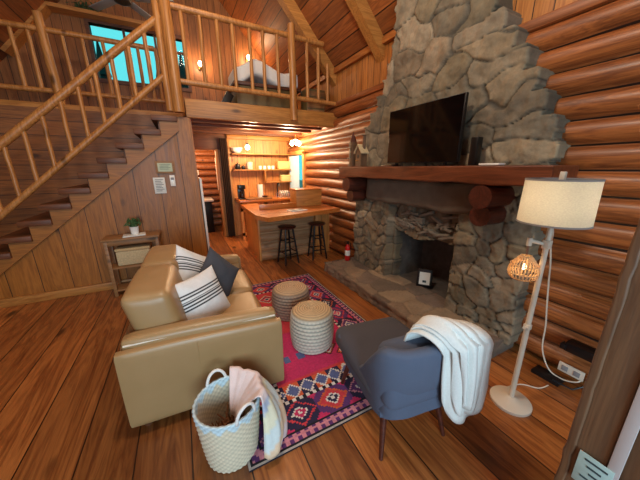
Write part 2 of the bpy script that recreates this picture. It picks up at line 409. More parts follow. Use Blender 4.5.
# kitchen back wall and doorway
m = MB().box((.95, 6.1, 0), (2.5, 6.2, 2.27)).box((.77, 6.1, 0), (.95, 6.2, 2.27)).box((.22, 6.1, 1.86), (.77, 6.2, 2.27)).box((-3.3, 6.1, 0), (.27, 6.2, 2.33))
m.build('wall_kitchen', W['kpanel'], **S)
MB().box((.20, 6.06, 1.86), (.96, 6.1, 2.2), .005).build('trim_4', W['dark'], **S)
MB().box((.715, 6.05, 0), (.775, 6.22, 1.87), .006).build('trim_5', W['post'], **S)
MB().box((.95, 6.02, 0), (1.0, 6.1, 2.16), .006).build('trim_6', W['post'], **S)
MB().box((.96, 6.0, 2.08), (2.4, 6.1, 2.16), .006).build('trim_7', W['beamX'], **S)
# room beyond the doorway, log walls
V, F = logwall('wall_bath', -.6, 1.6, .0, 14, None, x=7.45, axis=0)
npmesh('wall_bathroom', V, F, W['log'], **S)
V, F = logwall('wall_bath_r', 6.2, 7.5, .0, 14, None, x=.92)
npmesh('wall_bathroom_right', V, F, W['log'], **S)
MB().box((-.6, 6.2, 0), (-.5, 7.6, 2.2)).build('wall_bathroom_left', W['kpanel'], **S)
MB().box((-.6, 6.2, 2.2), (1.7, 7.6, 2.3)).build('ceiling_bathroom', W['roof'], **S)
light('bathroom_light', 'POINT', (.3, 6.6, 2.0), 38, (1, .72, .42), .08)

# ---- kitchen window in the log wall
wn = MB().box((2.28, 5.12, .74), (2.44, 5.2, 1.82), .006).box((2.28, 5.95, .74), (2.44, 6.03, 1.82), .006).box((2.28, 5.12, 1.76), (2.44, 6.03, 1.84), .006).box((2.28, 5.12, .74), (2.44, 6.03, .80), .006).build('window_3', W['post'], **S)
MB().box((2.39, 5.2, .8), (2.40, 5.95, 1.76)).build('pane', M['glass'], wn)
P = [[(2.30+.012*math.sin(y*75), 5.42+.53*(y), z) for z in np.linspace(.78, 1.74, 10)] for y in np.linspace(0, 1, 70)]
MB().grid(P).build('window_curtain', M['curtain'], label='white sheer curtain hanging at the kitchen window', cat='curtain')

# ================================================================ STONE CHIMNEY
def stones(nu, nv, U, Vv, seeds, warp=.03, seed=1):
    """returns cell id and edge distance for points"""
    pu = U + warp*np.array([noise.noise((a*4, b*4, seed)) for a, b in zip(U, Vv)])
    pv = Vv + warp*np.array([noise.noise((a*4, b*4, seed+9)) for a, b in zip(U, Vv)])
    D = np.sqrt(((pu[:, None]-seeds[None, :, 0])*seeds[None, :, 2])**2+((pv[:, None]-seeds[None, :, 1])*seeds[None, :, 3])**2)
    o = np.argpartition(D, 1, axis=1)[:, :2]; d = np.take_along_axis(D, o, 1)
    sw = d[:, 0] > d[:, 1]; o[sw] = o[sw][:, ::-1]; d.sort(axis=1)
    return o[:, 0], d[:, 1]-d[:, 0]
STCOL = [lin(h) for h in ('988870', '8a7c66', '80735e', '9c8a6e', '8d7d62', '84775f', '927f66', '7a6f5c')]
zs = np.array([0, 1.35, 1.66, 1.95, 2.11, 2.36, 2.65, 3.3, 4.0]); yr = np.array([.93, .93, .90, 1.03, 1.13, 1.29, 1.45, 1.49, 1.51]); yl = np.array([3.12, 3.12, 2.98, 2.90, 2.78, 2.62, 2.52, 2.48, 2.46])
def inside(y, z, pad=0): return (np.interp(z, zs, yr)-pad < y) & (y < np.interp(z, zs, yl)+pad)
sd = []
r2 = np.random.default_rng(3)
z = 0.05
while z < 4:
    big = .30 if z > 1.5 else .17
    y = .55 + r2.random()*.2
    while y < 3.5:
        ww = big*(.7+r2.random()*1.0); sd.append((y+ww/2, z+big*.4*(r2.random()-.5), 1, 1.2+.5*r2.random())); y += ww
    z += big*(.8)
_n0 = len(sd)
sd = [q for q in sd if q[0] > np.interp(q[1], zs, yr)+.24 or q[1] < 1.45]
zq = 1.52
while zq < 3.3:
    sd.append((np.interp(zq+.05, zs, yr)+.13+.03*r2.random(), zq+.075, .62, 1.35)); zq += .155
sd = np.array(sd)
st = .0125
Ys = np.arange(.6, 3.3, st); Zs = np.arange(.1, 4.0, st)
UU, VV = np.meshgrid(Ys, Zs, indexing='ij'); u, v = UU.ravel(), VV.ravel()
cid, ed = stones(0, 0, u, v, sd, .11)
okc = inside(sd[:, 0], sd[:, 1], .0)
rc = np.random.default_rng(5)
cc = np.array([STCOL[i] for i in rc.integers(0, len(STCOL), len(sd))])*(.62+.34*rc.random((len(sd), 1)))
off = rc.random(len(sd))*.028
hgt = np.clip(ed/.022, 0, 1)**.5
nz_ = np.array([noise.fractal((a*9, b*9, 2.), .8, 2., 3) for a, b in zip(u, v)])
dep = .024*hgt + off[cid]*hgt + nz_*.016*hgt
# throat above the fire opening steps back
thr = (u > 1.52) & (u < 2.42) & (v < 1.1)
dep = np.where(thr, dep-.10, dep)
X = 2.23 - dep
col = cc[cid]*(1-.0*hgt[:, None]); mortar = np.array(lin('4a443a'))
mf = np.clip(1.25-ed/.016, 0, 1)[:, None]; mot = np.array([noise.fractal((a*6, b*6, 9.), .7, 2.2, 4) for a, b in zip(u, v)]); col = col*(1+.38*np.clip(mot, -1, 1))[:, None]; col = col*(1-mf)+mortar*mf
idx = np.arange(len(u)).reshape(UU.shape); F = gridF(*UU.shape)
keep = np.ones(len(F), bool)
_cy, _cz = u[F].mean(1), v[F].mean(1)
_zq = np.where(_cz > 1.5, 1.52+.155*np.floor((_cz-1.52)/.155)+.05, _cz)
_fr = np.where(_cz > 1.5, ((_cz-1.52)/.155) % 1, .5)
keep &= inside(_cy-.022*np.abs(2*_fr-1)**3+.012*np.sin(_cz*9), _zq, .01) & (_cz < 3.24)
cu, cv = u[F].mean(1), v[F].mean(1)
archz = .735+.03*np.sin((cu-1.55)*9)
keep &= ~((cu > 1.57) & (cu < 2.37) & (cv < archz))
F = F[keep]
# boundary side walls back to the logs
from collections import Counter
E2 = {}
for f in F:
    for a, b in zip(f, np.roll(f, -1)):
        k = (min(a, b), max(a, b)); E2[k] = None if k in E2 else (a, b)
Vb = np.stack([X, u, v], 1); extra = []; ec = []; rem = {}; FF = F.tolist()
for k, e in E2.items():
    if e is None: continue
    for q in e:
        if q not in rem:
            fire = 1.5 < u[q] < 2.45 and v[q] < .8
            ids = []
            for s_, xx in enumerate((X[q]+.04, 2.46 if not fire else 2.42)):
                ids.append(len(Vb)+len(extra)); extra.append((xx, u[q]+(.02*noise.noise((xx*9, u[q]*9, v[q]*9)) if s_ else 0), v[q])); ec.append(col[q]*.9)
            rem[q] = ids
    a, b = e; A, B = rem[a], rem[b]
    FF.append([b, a, A[0], B[0]]); FF.append([B[0], A[0], A[1], B[1]])
Vb = np.vstack([Vb, np.array(extra)]); colb = np.vstack([col, np.array(ec)])
fp = npmesh('stone_fireplace', Vb, FF, M['stone'], colb, label='tall fieldstone fireplace chimney stepping up against the log wall', cat='fireplace')
# dark smooth lintel stone and slate pieces above the opening
t = MB(); t.rbox((2.11, 1.34, 1.09), (2.34, 2.80, 1.372), .05, 0, 16, fn=lambda q: q+Vector((.012*noise.noise(q*7), 0, .03*noise.noise((q.y*4, 0, 1)))))
me = t.build('lintel_stone', plain('lintel', '6b5f50', .9, .3, 10, .5), fp, label='smooth dark lintel stone')
t = MB()
for i in range(22):
    y = 1.60+.76*random.random(); zz = .80+.26*random.random(); a = random.uniform(-.5, .5)
    t.box((2.25, y-.09, zz-.014), (2.33, y+.09, zz+.014), .008, rot=Matrix.Rotation(a, 3, 'X'))
t.build('slate_shims', plain('slate', '7d7466', .85, .4, 20, .5), fp)
# firebox
MB().box((2.80, 1.5, .0), (2.86, 2.44, 1.0)).box((2.30, 1.5, .0), (2.86, 1.56, 1.0)).box((2.30, 2.38, .0), (2.86, 2.44, 1.0)).box((2.30, 1.5, .95), (2.86, 2.44, 1.0)).box((2.28, 1.5, .0), (2.86, 2.44, .115)).build('firebox', M['sooty'], fp, label='soot-blackened firebox')
# corbel logs below the mantel
for y in (1.16, 2.93):
    for k, (dy, z_, xl, r_) in enumerate(((0, 1.285, 1.90, .085), (.035, 1.135, 1.99, .08))):
        MB().tube((xl, y+dy, z_), (2.36, y+dy, z_), r_, r_*1.03, 24, wob=.004, segs=6).build('corbel_log', W['corbel'], fp)
# mantel
def mf_(q): return q+Vector((.012*noise.noise((q.y*3, 0, q.z*4)), 0, (.012*noise.noise((q.y*4, 3, 1)) if q.z < 1.45 else 0)))
t = MB().rbox((1.90, .765, 1.375), (2.24, 3.10, 1.505), .012, 0, 24, fn=mf_)
t.build('mantel_shelf', W['mantel'], label='thick reddish brown wooden mantel shelf across the stone fireplace', cat='mantel')

# hearth
Ys = np.arange(.95, 3.25, .02); n_ = 40
seeds = []
r3 = np.random.default_rng(11)
y = .8
while y < 3.3:
    x_ = 1.65
    while x_ < 2.5: seeds.append((x_+.1*r3.random(), y+.14*r3.random(), 1, 1)); x_ += .24+.14*r3.random()
    y += .27
seeds = np.array(seeds)
edge = 1.735+.03*np.array([noise.noise((y*3, 0, 0)) for y in Ys])+.012*np.array([noise.noise((y*14, 0, 5)) for y in Ys])
edge += np.where(Ys < 1.45, (1.45-Ys)**1.3*.75, 0)
G = np.zeros((len(Ys), n_+8, 3)); 
for i, y in enumerate(Ys):
    xs = np.linspace(edge[i], 2.36, n_)
    for j, x_ in enumerate(xs): G[i, j+8] = (x_, y, .125)
    for j in range(8):
        t_ = j/8; G[i, j] = (edge[i]+.02*noise.noise((y*11, t_*3, 2))+.006, y, .12*t_)
P = G.reshape(-1, 3); ci, e_ = stones(0, 0, P[:, 0], P[:, 1], seeds, .06, 4)
top = np.tile(np.r_[np.zeros(8), np.ones(n_)], len(Ys))
P[:, 2] += top*(np.clip(e_/.03, 0, 1)*.012 + .006*np.array([noise.noise((a*8, b*8, 3)) for a, b in P[:, :2]]))
hc = np.array([lin(h) for h in ('857260', '75655a', '917e68', '6a5d52')])[r3.integers(0, 4, len(seeds))]
colh = hc[ci]*(.7+.3*np.clip(e_/.02, 0, 1))[:, None]
Fh = gridF(len(Ys), n_+8).tolist()
# end caps
for i_, rv in ((0, 1), (len(Ys)-1, 0)):
    b0 = len(P); ring = [i_*(n_+8)+j for j in range(n_+8)]
    P = np.vstack([P, [[2.36, Ys[i_], 0]]]); colh = np.vstack([colh, colh[ring[0]]]); f = ring+[b0]; Fh.append(f if rv else f[::-1])
npmesh('stone_hearth', P, Fh, M['stone'], colh, label='low raised flagstone hearth with a rough front edge', cat='hearth')

# ================================================================ STAIRS
st_ = thing('staircase', 'open wooden staircase climbing to the loft above the panelled wall', 'stairs', (0, 0, 0))
pts = [(-2.36-.04, 0)]
for k in range(14, 0, -1):
    xr = .06-.2*(k-1); zt = 2.33-.166*k-.11
    if zt < 0: zt = .02
    pts += [(xr-.2, zt), (xr, zt)]
pts = [(-2.40, .0), (-2.6, .0)]+pts[1:]+[(.06, 1.95)]
q = [p for p in pts if p[1] >= 0]
MB().prism([(-2.62, .0)]+[p for p in pts[2:] if p[0] > -2.6]+[(-2.36, 0)], 1, 3.96, 3.998).build('stringer', W['stringer'], st_)
for k in range(1, 14):
    xr = .03-.2*(k-1); zt = 2.33-.166*k
    MB().box((xr-.25, 3.93, zt-.11), (xr+.03, 4.98, zt-.045), .008).build('tread', W['tread'], st_)
    MB().box((xr-.19, 4.0, zt-.21), (xr-.165, 4.97, zt-.11), .002).build('riser', W['tread'], st_)
# handrail of the stair
rail = lambda x, a=(-1.75, 1.0), b=(-.03, 2.54): a[1]+(b[1]-a[1])*(x-a[0])/(b[0]-a[0])
rt = lambda x: rail(x, (-1.58, 1.715), (.012, 3.135))
MB().tube((-2.6, 3.95, rt(-2.6)), (.02, 3.95, rt(.02)), .042, .038, 12, wob=.01, segs=10).build('handrail', W['post'], st_)
MB().tube((-2.6, 3.95, rail(-2.6)), (-.02, 3.95, rail(-.02)), .032, .032, 12, wob=.008, segs=10).build('lower_rail', W['post'], st_)
for i in range(14):
    x = -.155-.1725*i
    MB().tube((x, 3.95, rail(x)-.0), (x+.0, 3.95, rt(x)), .021, .021, 10, wob=.006, segs=4).build('baluster', W['post'], st_)
# loft front railing
lr = thing('loft_railing', 'peeled log railing along the front edge of the loft', 'railing', (0, 0, 0))
MB().tube((.14, 3.97, 3.285), (2.12, 3.97, 3.25), .038, .034, 12, wob=.01, segs=8).build('top_rail', W['post'], lr)
MB().tube((.14, 3.97, 2.515), (2.38, 3.97, 2.47), .032, .03, 12, wob=.01, segs=8).build('bottom_rail', W['post'], lr)
for x in (.245, .44, .635, .82, 1.035, 1.21, 1.41, 1.86, 2.04, 2.2): 
    MB().tube((x, 3.97, 2.49), (x, 3.97, min(3.27, roofz(x)-.22) if x > 2 else 3.26), .024, .022, 10, wob=.008, segs=4).build('baluster', W['post'], lr)
MB().tube((.095, 3.93, 2.16), (.085, 3.93, RZ-.3), .062, .058, 16, wob=.012, segs=10).build('tall_post', W['post'], lr, label='tall round log post reaching the roof')
MB().tube((0.0, 3.95, 2.17), (-.005, 3.95, 3.30), .042, .040, 14, wob=.008, segs=6).build('newel_post', W['post'], lr)
MB().tube((1.61, 3.93, 2.17), (1.61, 3.93, 3.38), .052, .05, 16, wob=.008, segs=6).build('newel_post', W['post'], lr)
# railing behind the stairwell
br = thing('stairwell_railing', 'shadowed log railing behind the stairwell, on the rear loft edge', 'railing', (0, 0, 0))
MB().tube((-3.15, 5.10, 3.21), (-.10, 5.10, 3.20), .034, .034, 12, wob=.01, segs=8).build('top_rail', W['post'], br)
MB().tube((-3.15, 5.10, 2.5), (-.0, 5.10, 2.5), .03, .03, 12, wob=.01, segs=8).build('bottom_rail', W['post'], br)
for i, x in enumerate((-2.6, -2.25, -1.92, -1.62, -1.46, -1.13, -.93, -.71, -.46, -.31, -.19, -.09)):
    MB().tube((x, 5.10, 2.5), (x, 5.10, 3.2), .024, .021, 10, wob=.008, segs=4).build('baluster', W['post'], br)
MB().tube((-1.30, 5.08, 2.2), (-1.32, 5.08, 3.38), .05, .048, 14, wob=.008, segs=6).build('newel_post', W['post'], br)
MB().tube((.04, 5.08, 2.2), (.04, 5.08, 3.3), .04, .04, 14, wob=.008, segs=6).build('newel_post', W['post'], br)

# ================================================================ FURNITURE
# ---- sofa
sofa = thing('sofa', 'tan leather loveseat with its side to the viewer and three pillows on it', 'sofa', (-.435, 1.515, 0), R(-3.2))
def lb(lo, hi, r=.03, puff=0, n=10, fn=None): return MB().rbox(lo, hi, r, puff, n, fn=fn)
lb((.0, .03, .07), (.83, 1.43, .32), .02).build('base', LEATHER, sofa)
for y0 in (0, 1.31):
    o_ = (0, .06) if y0 == 0 else (.09, .15); p_ = (.045, .15) if y0 == 0 else (0, .105)
    sg = lambda q: Vector((q.x, q.y, q.z-.035*max(0, q.x-.3)))
    fx = 0 if y0 == 0 else -.07
    if y0 == 0: MB().path([(.40, -.0005, .08), (.40, -.0005, .53)], .0022, 6).build('seam', LEATHER, sofa)
    a = lb((.0, y0+o_[0], .065), (.91+fx, y0+o_[1], .555), .016, .002, 12, fn=sg).box((.02, y0+p_[0], .07), (.88+fx, y0+p_[1], .50), .01).build('armrest', LEATHER, sofa)
    lb((.03, y0+p_[0]+.004, .50), (.885+fx, y0+p_[1], .605), .03, .006, 12, fn=sg).build('arm_pad', LEATHER, a)
    yy = y0+p_[0]+(.006 if y0 == 0 else .10)
    MB().path([(.04, yy, .572), (.30, yy, .572), (.875+fx, yy, .552)], .006).build('piping', M['cream'], a, label='pale seam along the arm')
lb((.0, .10, .30), (.15, 1.35, .545), .025, .006).build('back_frame', LEATHER, sofa)
for y0 in (.155, .735):
    lb((.26, y0, .30), (.85, y0+.572, .45), .05, .02, 12).build('seat_cushion', LEATHER, sofa)
    lb((.09, y0, .40), (.345, y0+.572, .80), .048, .014, 14, fn=lambda q: Vector((q.x-(q.z-.4)*.22+.02, q.y, q.z+.006*noise.noise(q*8)))).build('back_cushion', LEATHER, sofa)
for x in (.07, .83):
    for y in (.08, 1.38): MB().tube((x, y, 0), (x, y, .075), .022, .03, 12).build('leg', W['dark'], sofa)

def pillow_mesh(sx, sy, t, n=26, colf=None):
    V, Cc = [], []
    for side in (1, -1):
        for i in range(n+1):
            for j in range(n+1):
                a, b = -1+2*i/n, -1+2*j/n
                k = (1-a*a)**.55*(1-b*b)**.55 if abs(a) < 1 and abs(b) < 1 else 0
                x = sx*a*(1-.10*(1-b*b)**1.0*abs(a)); y = sy*b*(1-.10*(1-a*a)*abs(b))
                V.append((x, y+.0*a, side*t*k*(1+.10*noise.noise((a*2.5, b*2.5, side))) )); Cc.append(colf(a, b, side) if colf else (1, 1, 1))
    F = np.concatenate([gridF(n+1, n+1), gridF(n+1, n+1)[:, ::-1]+(n+1)**2])
    return np.array(V), F, np.array(Cc)
def face_cols(F, V, n, colf): return None
WH, BK = np.array(lin('dfe0df')), np.array(lin('1e1e22'))
def stripes(a, b, side):
    s = b
    for c_, w_ in ((-.06, .028), (.05, .028), (.13, .014), (.18, .014), (.23, .014), (.34, .034), (.46, .028)):
        if abs(s-c_) < w_: return BK
    return WH
def pillow(label, loc, rot, col, s=(.22, .22, .085), group=None):
    if col == 's': V, F, cc = pillow_mesh(*s, n=72, colf=stripes); o = npmesh('throw_pillow', V, F, M['col'], cc)
    else: V, F, cc = pillow_mesh(*s); o = npmesh('throw_pillow', V, F, M['dgrey'])
    bm = bmesh.new(); bm.from_mesh(o.data); bmesh.ops.remove_doubles(bm, verts=bm.verts, dist=1e-4); bm.to_mesh(o.data); bm.free()
    o.location = loc; o.rotation_euler = rot
    return tag(o, label, 'pillow', group)
def orient(nrm, up):                  # pillow normal z, its v axis along up
    z = Vector(nrm).normalized(); y = (Vector(up)-z*Vector(up).dot(z)).normalized(); x = y.cross(z)
    return Matrix((x, y, z)).transposed().to_euler()
pillow('white pillow with black stripes, nearest of the two, leaning on the tan sofa', (.03, 1.90, .59), orient((.55, -.75, .42), (-.25, .25, 1)), 's', (.195, .195, .085), group='striped pillows')
pillow('white striped pillow behind the nearer one against the sofa back', (-.0, 2.36, .63), orient((.65, -.60, .35), (.5, .35, .9)), 's', (.20, .20, .08), group='striped pillows')
pillow('charcoal grey pillow standing on its corner on the sofa', (.175, 2.20, .625), orient((.60, -.72, .30), (.75, .35, .75)), 'g', (.185, .185, .075))

# ---- armchair
ac = thing('armchair', 'grey upholstered armchair, daylight blue in its colour, seen from behind, a pale throw over its back', 'armchair', (1.0, 1.0, .0), R(-9))
def shell(off, inner=False):
    pts = []
    path = []
    for t in np.linspace(0, 1, 61):       # U path: left front -> back -> right front
        L = t*3
        if L < 1: p = (-.25, .27-.42*L); 
        elif L < 2:
            k = (L-1); ang = math.pi*(1+k)
            ex = 3.2; cx, sx_ = math.cos(ang), math.sin(ang)
            p = (.25*math.copysign(abs(cx)**(2/ex), cx), -.15+.17*math.copysign(abs(sx_)**(2/ex), sx_))
        else: p = (.25, -.15+.42*(L-2))
        path.append(p)
    return path
pth = shell(0)
def topz(p): 
    k = min(1, max(0, (-.02-p[1])/.24)); k = k*k*(3-2*k)
    return .43+.29*k
Po = []
for p in pth:
    tz = topz(p); row = []
    c = Vector((p[0], p[1]+.02, 0)); nrm = Vector((p[0]/.25**1, min(0, (p[1]+.15)/.17), 0)); nrm.z = 0
    if nrm.length < .01: nrm = Vector((p[0], 0, 0))
    nrm.normalize()
    for z in np.linspace(.23, tz-.02, 9):
        k = (z-.23)/.5; fl = .84+.20*min(1, k*1.6)+.07*k
        row.append(Vector((p[0]*fl, p[1]*fl-.03*k, z)))
    o0 = row[-1]
    for a in (30, 60, 90, 120, 150):
        row.append(o0 - nrm*(.032-.032*math.cos(R(a))) + Vector((0, 0, .022*math.sin(R(a)))))
    o1 = o0 - nrm*.064
    for z in np.linspace(tz-.02, .30, 5): row.append(Vector((o1.x, o1.y, z)))
    Po.append(row)
t = MB().grid(Po)
for k in (0, -1):
    vs = [v for v in []]
t.b.verts.ensure_lookup_table()
nr = len(Po[0]); 
t.b.faces.new([t.b.verts[i] for i in range(nr)]); t.b.faces.new([t.b.verts[(len(Po)-1)*nr+i] for i in range(nr)][::-1])
t.build('back_shell', M['chair'], ac, smooth=None)
lb((-.225, -.33, .36), (.225, -.17, .685), .05, .01, 10).build('back_cushion', M['chair'], ac)
lb((-.212, -.235, .22), (.212, .265, .33), .03, .0, 8).build('seat_base', M['chair'], ac)
lb((-.238, -.20, .315), (.238, .345, .455), .05, .018, 14, fn=lambda q: q+Vector((0, 0, -.02*max(0, q.y-.15)/.2))).build('seat_cushion', M['seatf'], ac)
for sx in (-1, 1):
    for sy in (-1, 1): MB().tube((sx*.17, sy*.21, .24), (sx*.205, sy*.265, 0), .02, .011, 12).build('leg', W['corbel'], ac)

# ---- throw blanket over the chair's right back corner
def throw_sheet(u0, u1, z_end, lift, ph, n=36, rnd=.17, slip=.09):
    P = []
    for i in range(n+1):
        a = i/n; x = u0+(u1-u0)*a; row = []
        zr = z_end+rnd*abs(2*a-1)**2.6
        zt = .72+.012*lift+.03*math.sin(a*math.pi)
        prof = [(-.14, .49), (-.19, .57), (-.235, .66)]
        for k in range(9):
            an = math.pi*(k/8); prof.append((-.325+.075*math.cos(an), zt+.045*math.sin(an)))
        for k in range(1, 15): prof.append((-.402-.012*lift+.025*(k/14), zt+(zr-zt)*k/14))
        for k, (y, z) in enumerate(prof):
            f = min(1, max(0, (k-4)/8)); g = .011*math.sin(a*math.pi*4+ph)+.004*math.sin(a*21+ph*2)
            row.append((x-slip*(1-f)+.075*max(0, k-11)/15+.008*math.sin(z*9+ph), y+g*f, z+.006*math.sin(a*9+ph)*(1-f)))
        P.append(row)
    return P
t = MB()
for a in ((-.02, .265, .235, 0, 0.3), (-.0, .20, .31, 1.7, 1.6), (.02, .14, .37, 3.2, 3.1)): t.grid(throw_sheet(*a))
bmesh.ops.transform(t.b, matrix=ac.matrix_basis if False else Matrix.Translation((1.0, 1.0, 0)) @ Matrix.Rotation(R(-9), 4, 'Z'), verts=t.b.verts)
o = t.build('throw_blanket', M['throw'], None, smooth=True, recalc=False, label='pale blue-white throw folded over the back corner of the armchair', cat='blanket')
md = o.modifiers.new('thick', 'SOLIDIFY'); md.thickness = .010; md.offset = 0

# ---- woven poufs
def pouf(name, label, loc, r, h, cs, ct, ribs):
    n = 120; prof = []
    for k in range(ribs*6+1):
        z = h*.94*k/(ribs*6); b = 1-.10*(2*z/h-1)**2*1.0
        prof.append((r*b, z, 0))
    m = 70
    for k in range(1, m+1): prof.append((r*.9*(1-k/m)+.0005, h*.94+h*.06*math.sin(math.pi/2*min(1, k/m*3)), 1))
    V, Cc = [], []
    for k, (rr, z, tp) in enumerate(prof):
        for i in range(n):
            a = 2*math.pi*i/n
            br = abs(math.sin(k/6*math.pi)) if not tp else abs(math.sin((rr/r)*math.pi*9))
            tw = .5+.5*math.sin(a*34+(k//6)*2.6) if not tp else .5+.5*math.sin(a*34*max(.25, rr/r)//1+3)
            d = .010*br**.6*(.6+.4*tw)
            if tp: V.append((rr*math.cos(a), rr*math.sin(a), z+d*.8))
            else: V.append(((rr+d)*math.cos(a), (rr+d)*math.sin(a), z))
            c = np.array(lin(ct if tp else cs)); Cc.append(c*(.55+.45*br)*(.85+.15*tw))
    i = np.arange(len(prof)*n).reshape(len(prof), n); j = np.roll(i, -1, 1)
    F = np.stack([i[:-1], j[:-1], j[1:], i[1:]], -1).reshape(-1, 4).tolist(); F.append(i[0][::-1].tolist()); F.append(i[-1].tolist())
    o = npmesh(name, V, F, M['col'], np.array(Cc)); o.location = loc; return tag(o, label, 'pouf', 'round woven poufs on the rug')
pouf('woven_pouf', 'round braided pouf nearest the armchair, its side pale grey', (.848, 1.80, .012), .182, .335, 'dcd4c0', 'd8b88c', 10)
pouf('woven_pouf', 'round braided pouf behind the paler one, its side darker brown-grey', (.865, 2.345, .012), .19, .30, 'b09a84', 'cdab84', 9)

# ---- rug
RX0, RX1, RY0, RY1 = .12, 1.47, 1.03, 3.22; ce = .0125
nx, ny = int((RX1-RX0)/ce), int((RY1-RY0)/ce)
c_ = {k: np.array(lin(h)) for k, h in dict(red='c83a42', mag='c22c5c', navy='2a2140', pur='5b2f66', crm='d9cfc6', org='c85a32', blk='17131c', pnk='c9818e', bl='56608c').items()}
grid = np.zeros((nx, ny, 3))
def dia(x, y, cx, cy, r): return (abs(x-cx)+abs(y-cy))/r
for i in range(nx):
    for j in range(ny):
        x = (i+.5)/nx*(RX1-RX0); y = (j+.5)/ny*(RY1-RY0); Wd, Ld = RX1-RX0, RY1-RY0
        dx, dy = min(x, Wd-x), min(y, Ld-y); e = min(dx, dy); endp = dy < dx
        s = x if endp else y
        k = c_['mag'] if .45 < y < 1.0 or y > 1.9 else c_['red']
        if e < .022: k = c_['crm']*.6 if e < .012 else c_['blk']
        elif e < .075:
            q = (s/.05) % 1; k = c_['pnk'] if abs(q-.5) < .22+.2*math.sin((e-.022)/.053*math.pi) and int((e-.02)/.0125) % 2 == 0 or abs(q-.5) < .13 else c_['pur']
        elif e < .09: k = c_['blk']
        elif e < .28:
            ph = (s % .24)/.24-.5; w_ = (e-.185)/.095; d = abs(ph)*2*1.0+abs(w_)
            n_ = int(s/.24)
            pal = (c_['pur'], c_['navy'], c_['red'], c_['pur'])[n_ % 4]
            k = c_['navy'] if (n_ % 2) else c_['pur']*1.0
            if d < 1.0: k = (c_['pnk'], c_['red'], c_['org'])[n_ % 3]
            if d < .85: k = pal
            if d < .5: k = c_['crm']
            if d < .38: k = (c_['bl'], c_['mag'], c_['navy'])[n_ % 3]
            if d < .15: k = c_['crm']
            if d > 1.6: k = c_['mag']
        elif e < .30: k = c_['blk'] if int(s/.025) % 2 else c_['crm']
        else:
            # motifs in the field
            for cx, cy, r in ((.98, .56, .13), (.80, .66, .10), (.93, 1.10, .12), (.99, 1.62, .12), (.60, 1.72, .13)):
                d = dia(x, y, cx, cy, r); zz = int((x+y)/.025) % 2
                if d < 1: k = c_['blk'] if d > .92 else c_['org'] if d > .78 else c_['crm'] if d > .66 else c_['navy'] if (d > .5 and zz) else c_['red'] if d > .28 else c_['crm'] if d > .16 else c_['navy']
            if y < .42 and y > .30: 
                q = (x/.11) % 1; w2 = (y-.36)/.06
                k = c_['bl'] if abs(q-.5)*2+abs(w2) < .9 else (c_['org'] if int(x/.11) % 2 else c_['navy'])
                if abs(abs(q-.5)*2+abs(w2)-1.0) < .12: k = c_['crm']
            if .62 < y < .70 and x < .75: k = c_['bl'] if int(x/.06) % 2 else k
        grid[i, j] = k*(.9+.2*rng.random())
V = []
for i in range(nx+1):
    for j in range(ny+1): V.append((RX0+(RX1-RX0)*i/nx, RY0+(RY1-RY0)*j/ny, .012+.0015*noise.noise((i*.2, j*.2, 0))))
F = gridF(nx+1, ny+1)
V = np.array(V); idx = np.arange((nx+1)*(ny+1)).reshape(nx+1, ny+1)
bnd = list(idx[:, 0])+list(idx[-1, 1:])+list(idx[-2::-1, -1])+list(idx[0, -2:0:-1])
b0 = len(V); V = np.vstack([V, [(V[q][0], V[q][1], .0005) for q in bnd]]); nb = len(bnd)
F = np.vstack([F, [(bnd[q], b0+q, b0+(q+1) % nb, bnd[(q+1) % nb]) for q in range(nb)]])
gcol = np.vstack([grid.reshape(-1, 3), np.tile(c_['blk']*1.5, (nb, 1))])
o = npmesh('area_rug', V, F, M['rug'], gcol, smooth=False, label='worn red and magenta tribal patterned rug on the plank floor', cat='rug')

# ---- laundry basket
bk = thing('woven_basket', 'tall woven seagrass basket with a pale blue zigzag rim and two handles', 'basket', (.07, 1.20, 0), R(15))
def basket_mesh():
    n, H = 132, .335; rows = 64; V, Cc = [], []
    tan, blu = np.array(lin('e4d8bc')), np.array(lin('cfe6ee'))
    prof = [(k/rows, 0) for k in range(rows+1)]+[(1-k/rows*.97, 1) for k in range(rows+1)]
    for t_, inn in prof:
        r = .132+.034*t_**.8 - (.012 if inn else 0); z = .004+t_*H
        for i in range(n):
            a = 2*math.pi*i/n; w_ = math.sin(i*math.pi/2.2)*(1 if int(t_*22) % 2 else -1)
            d = .0022*w_+.0012*math.sin(t_*22*math.pi*2)
            rr = r+d*(1 if not inn else -.8); V.append((rr*math.cos(a), rr*math.sin(a), z))
            zig = .12*abs(((i/n*14) % 1)*2-1)+.05
            c = blu if (1-t_) < zig else tan
            Cc.append(c*(.72+.28*(.5+.5*w_)))
    m = len(prof); i = np.arange(m*n).reshape(m, n); j = np.roll(i, -1, 1)
    F = np.stack([i[:-1], j[:-1], j[1:], i[1:]], -1).reshape(-1, 4).tolist(); F.append(i[0][::-1].tolist()); F.append(i[-1].tolist())
    return V, F, np.array(Cc)
V, F, cc = basket_mesh(); npmesh('basket_body', V, F, M['col'], cc, bk)
for a0 in (88, -80):
    pts = []
    for k in range(13):
        th = math.pi*k/12; a = R(a0)+.33*math.cos(th); pts.append((.163*math.cos(a), .163*math.sin(a), .322+.08*math.sin(th)))
    MB().path(pts, .0085, 8).build('handle', M['white_f'], bk, smooth=True)
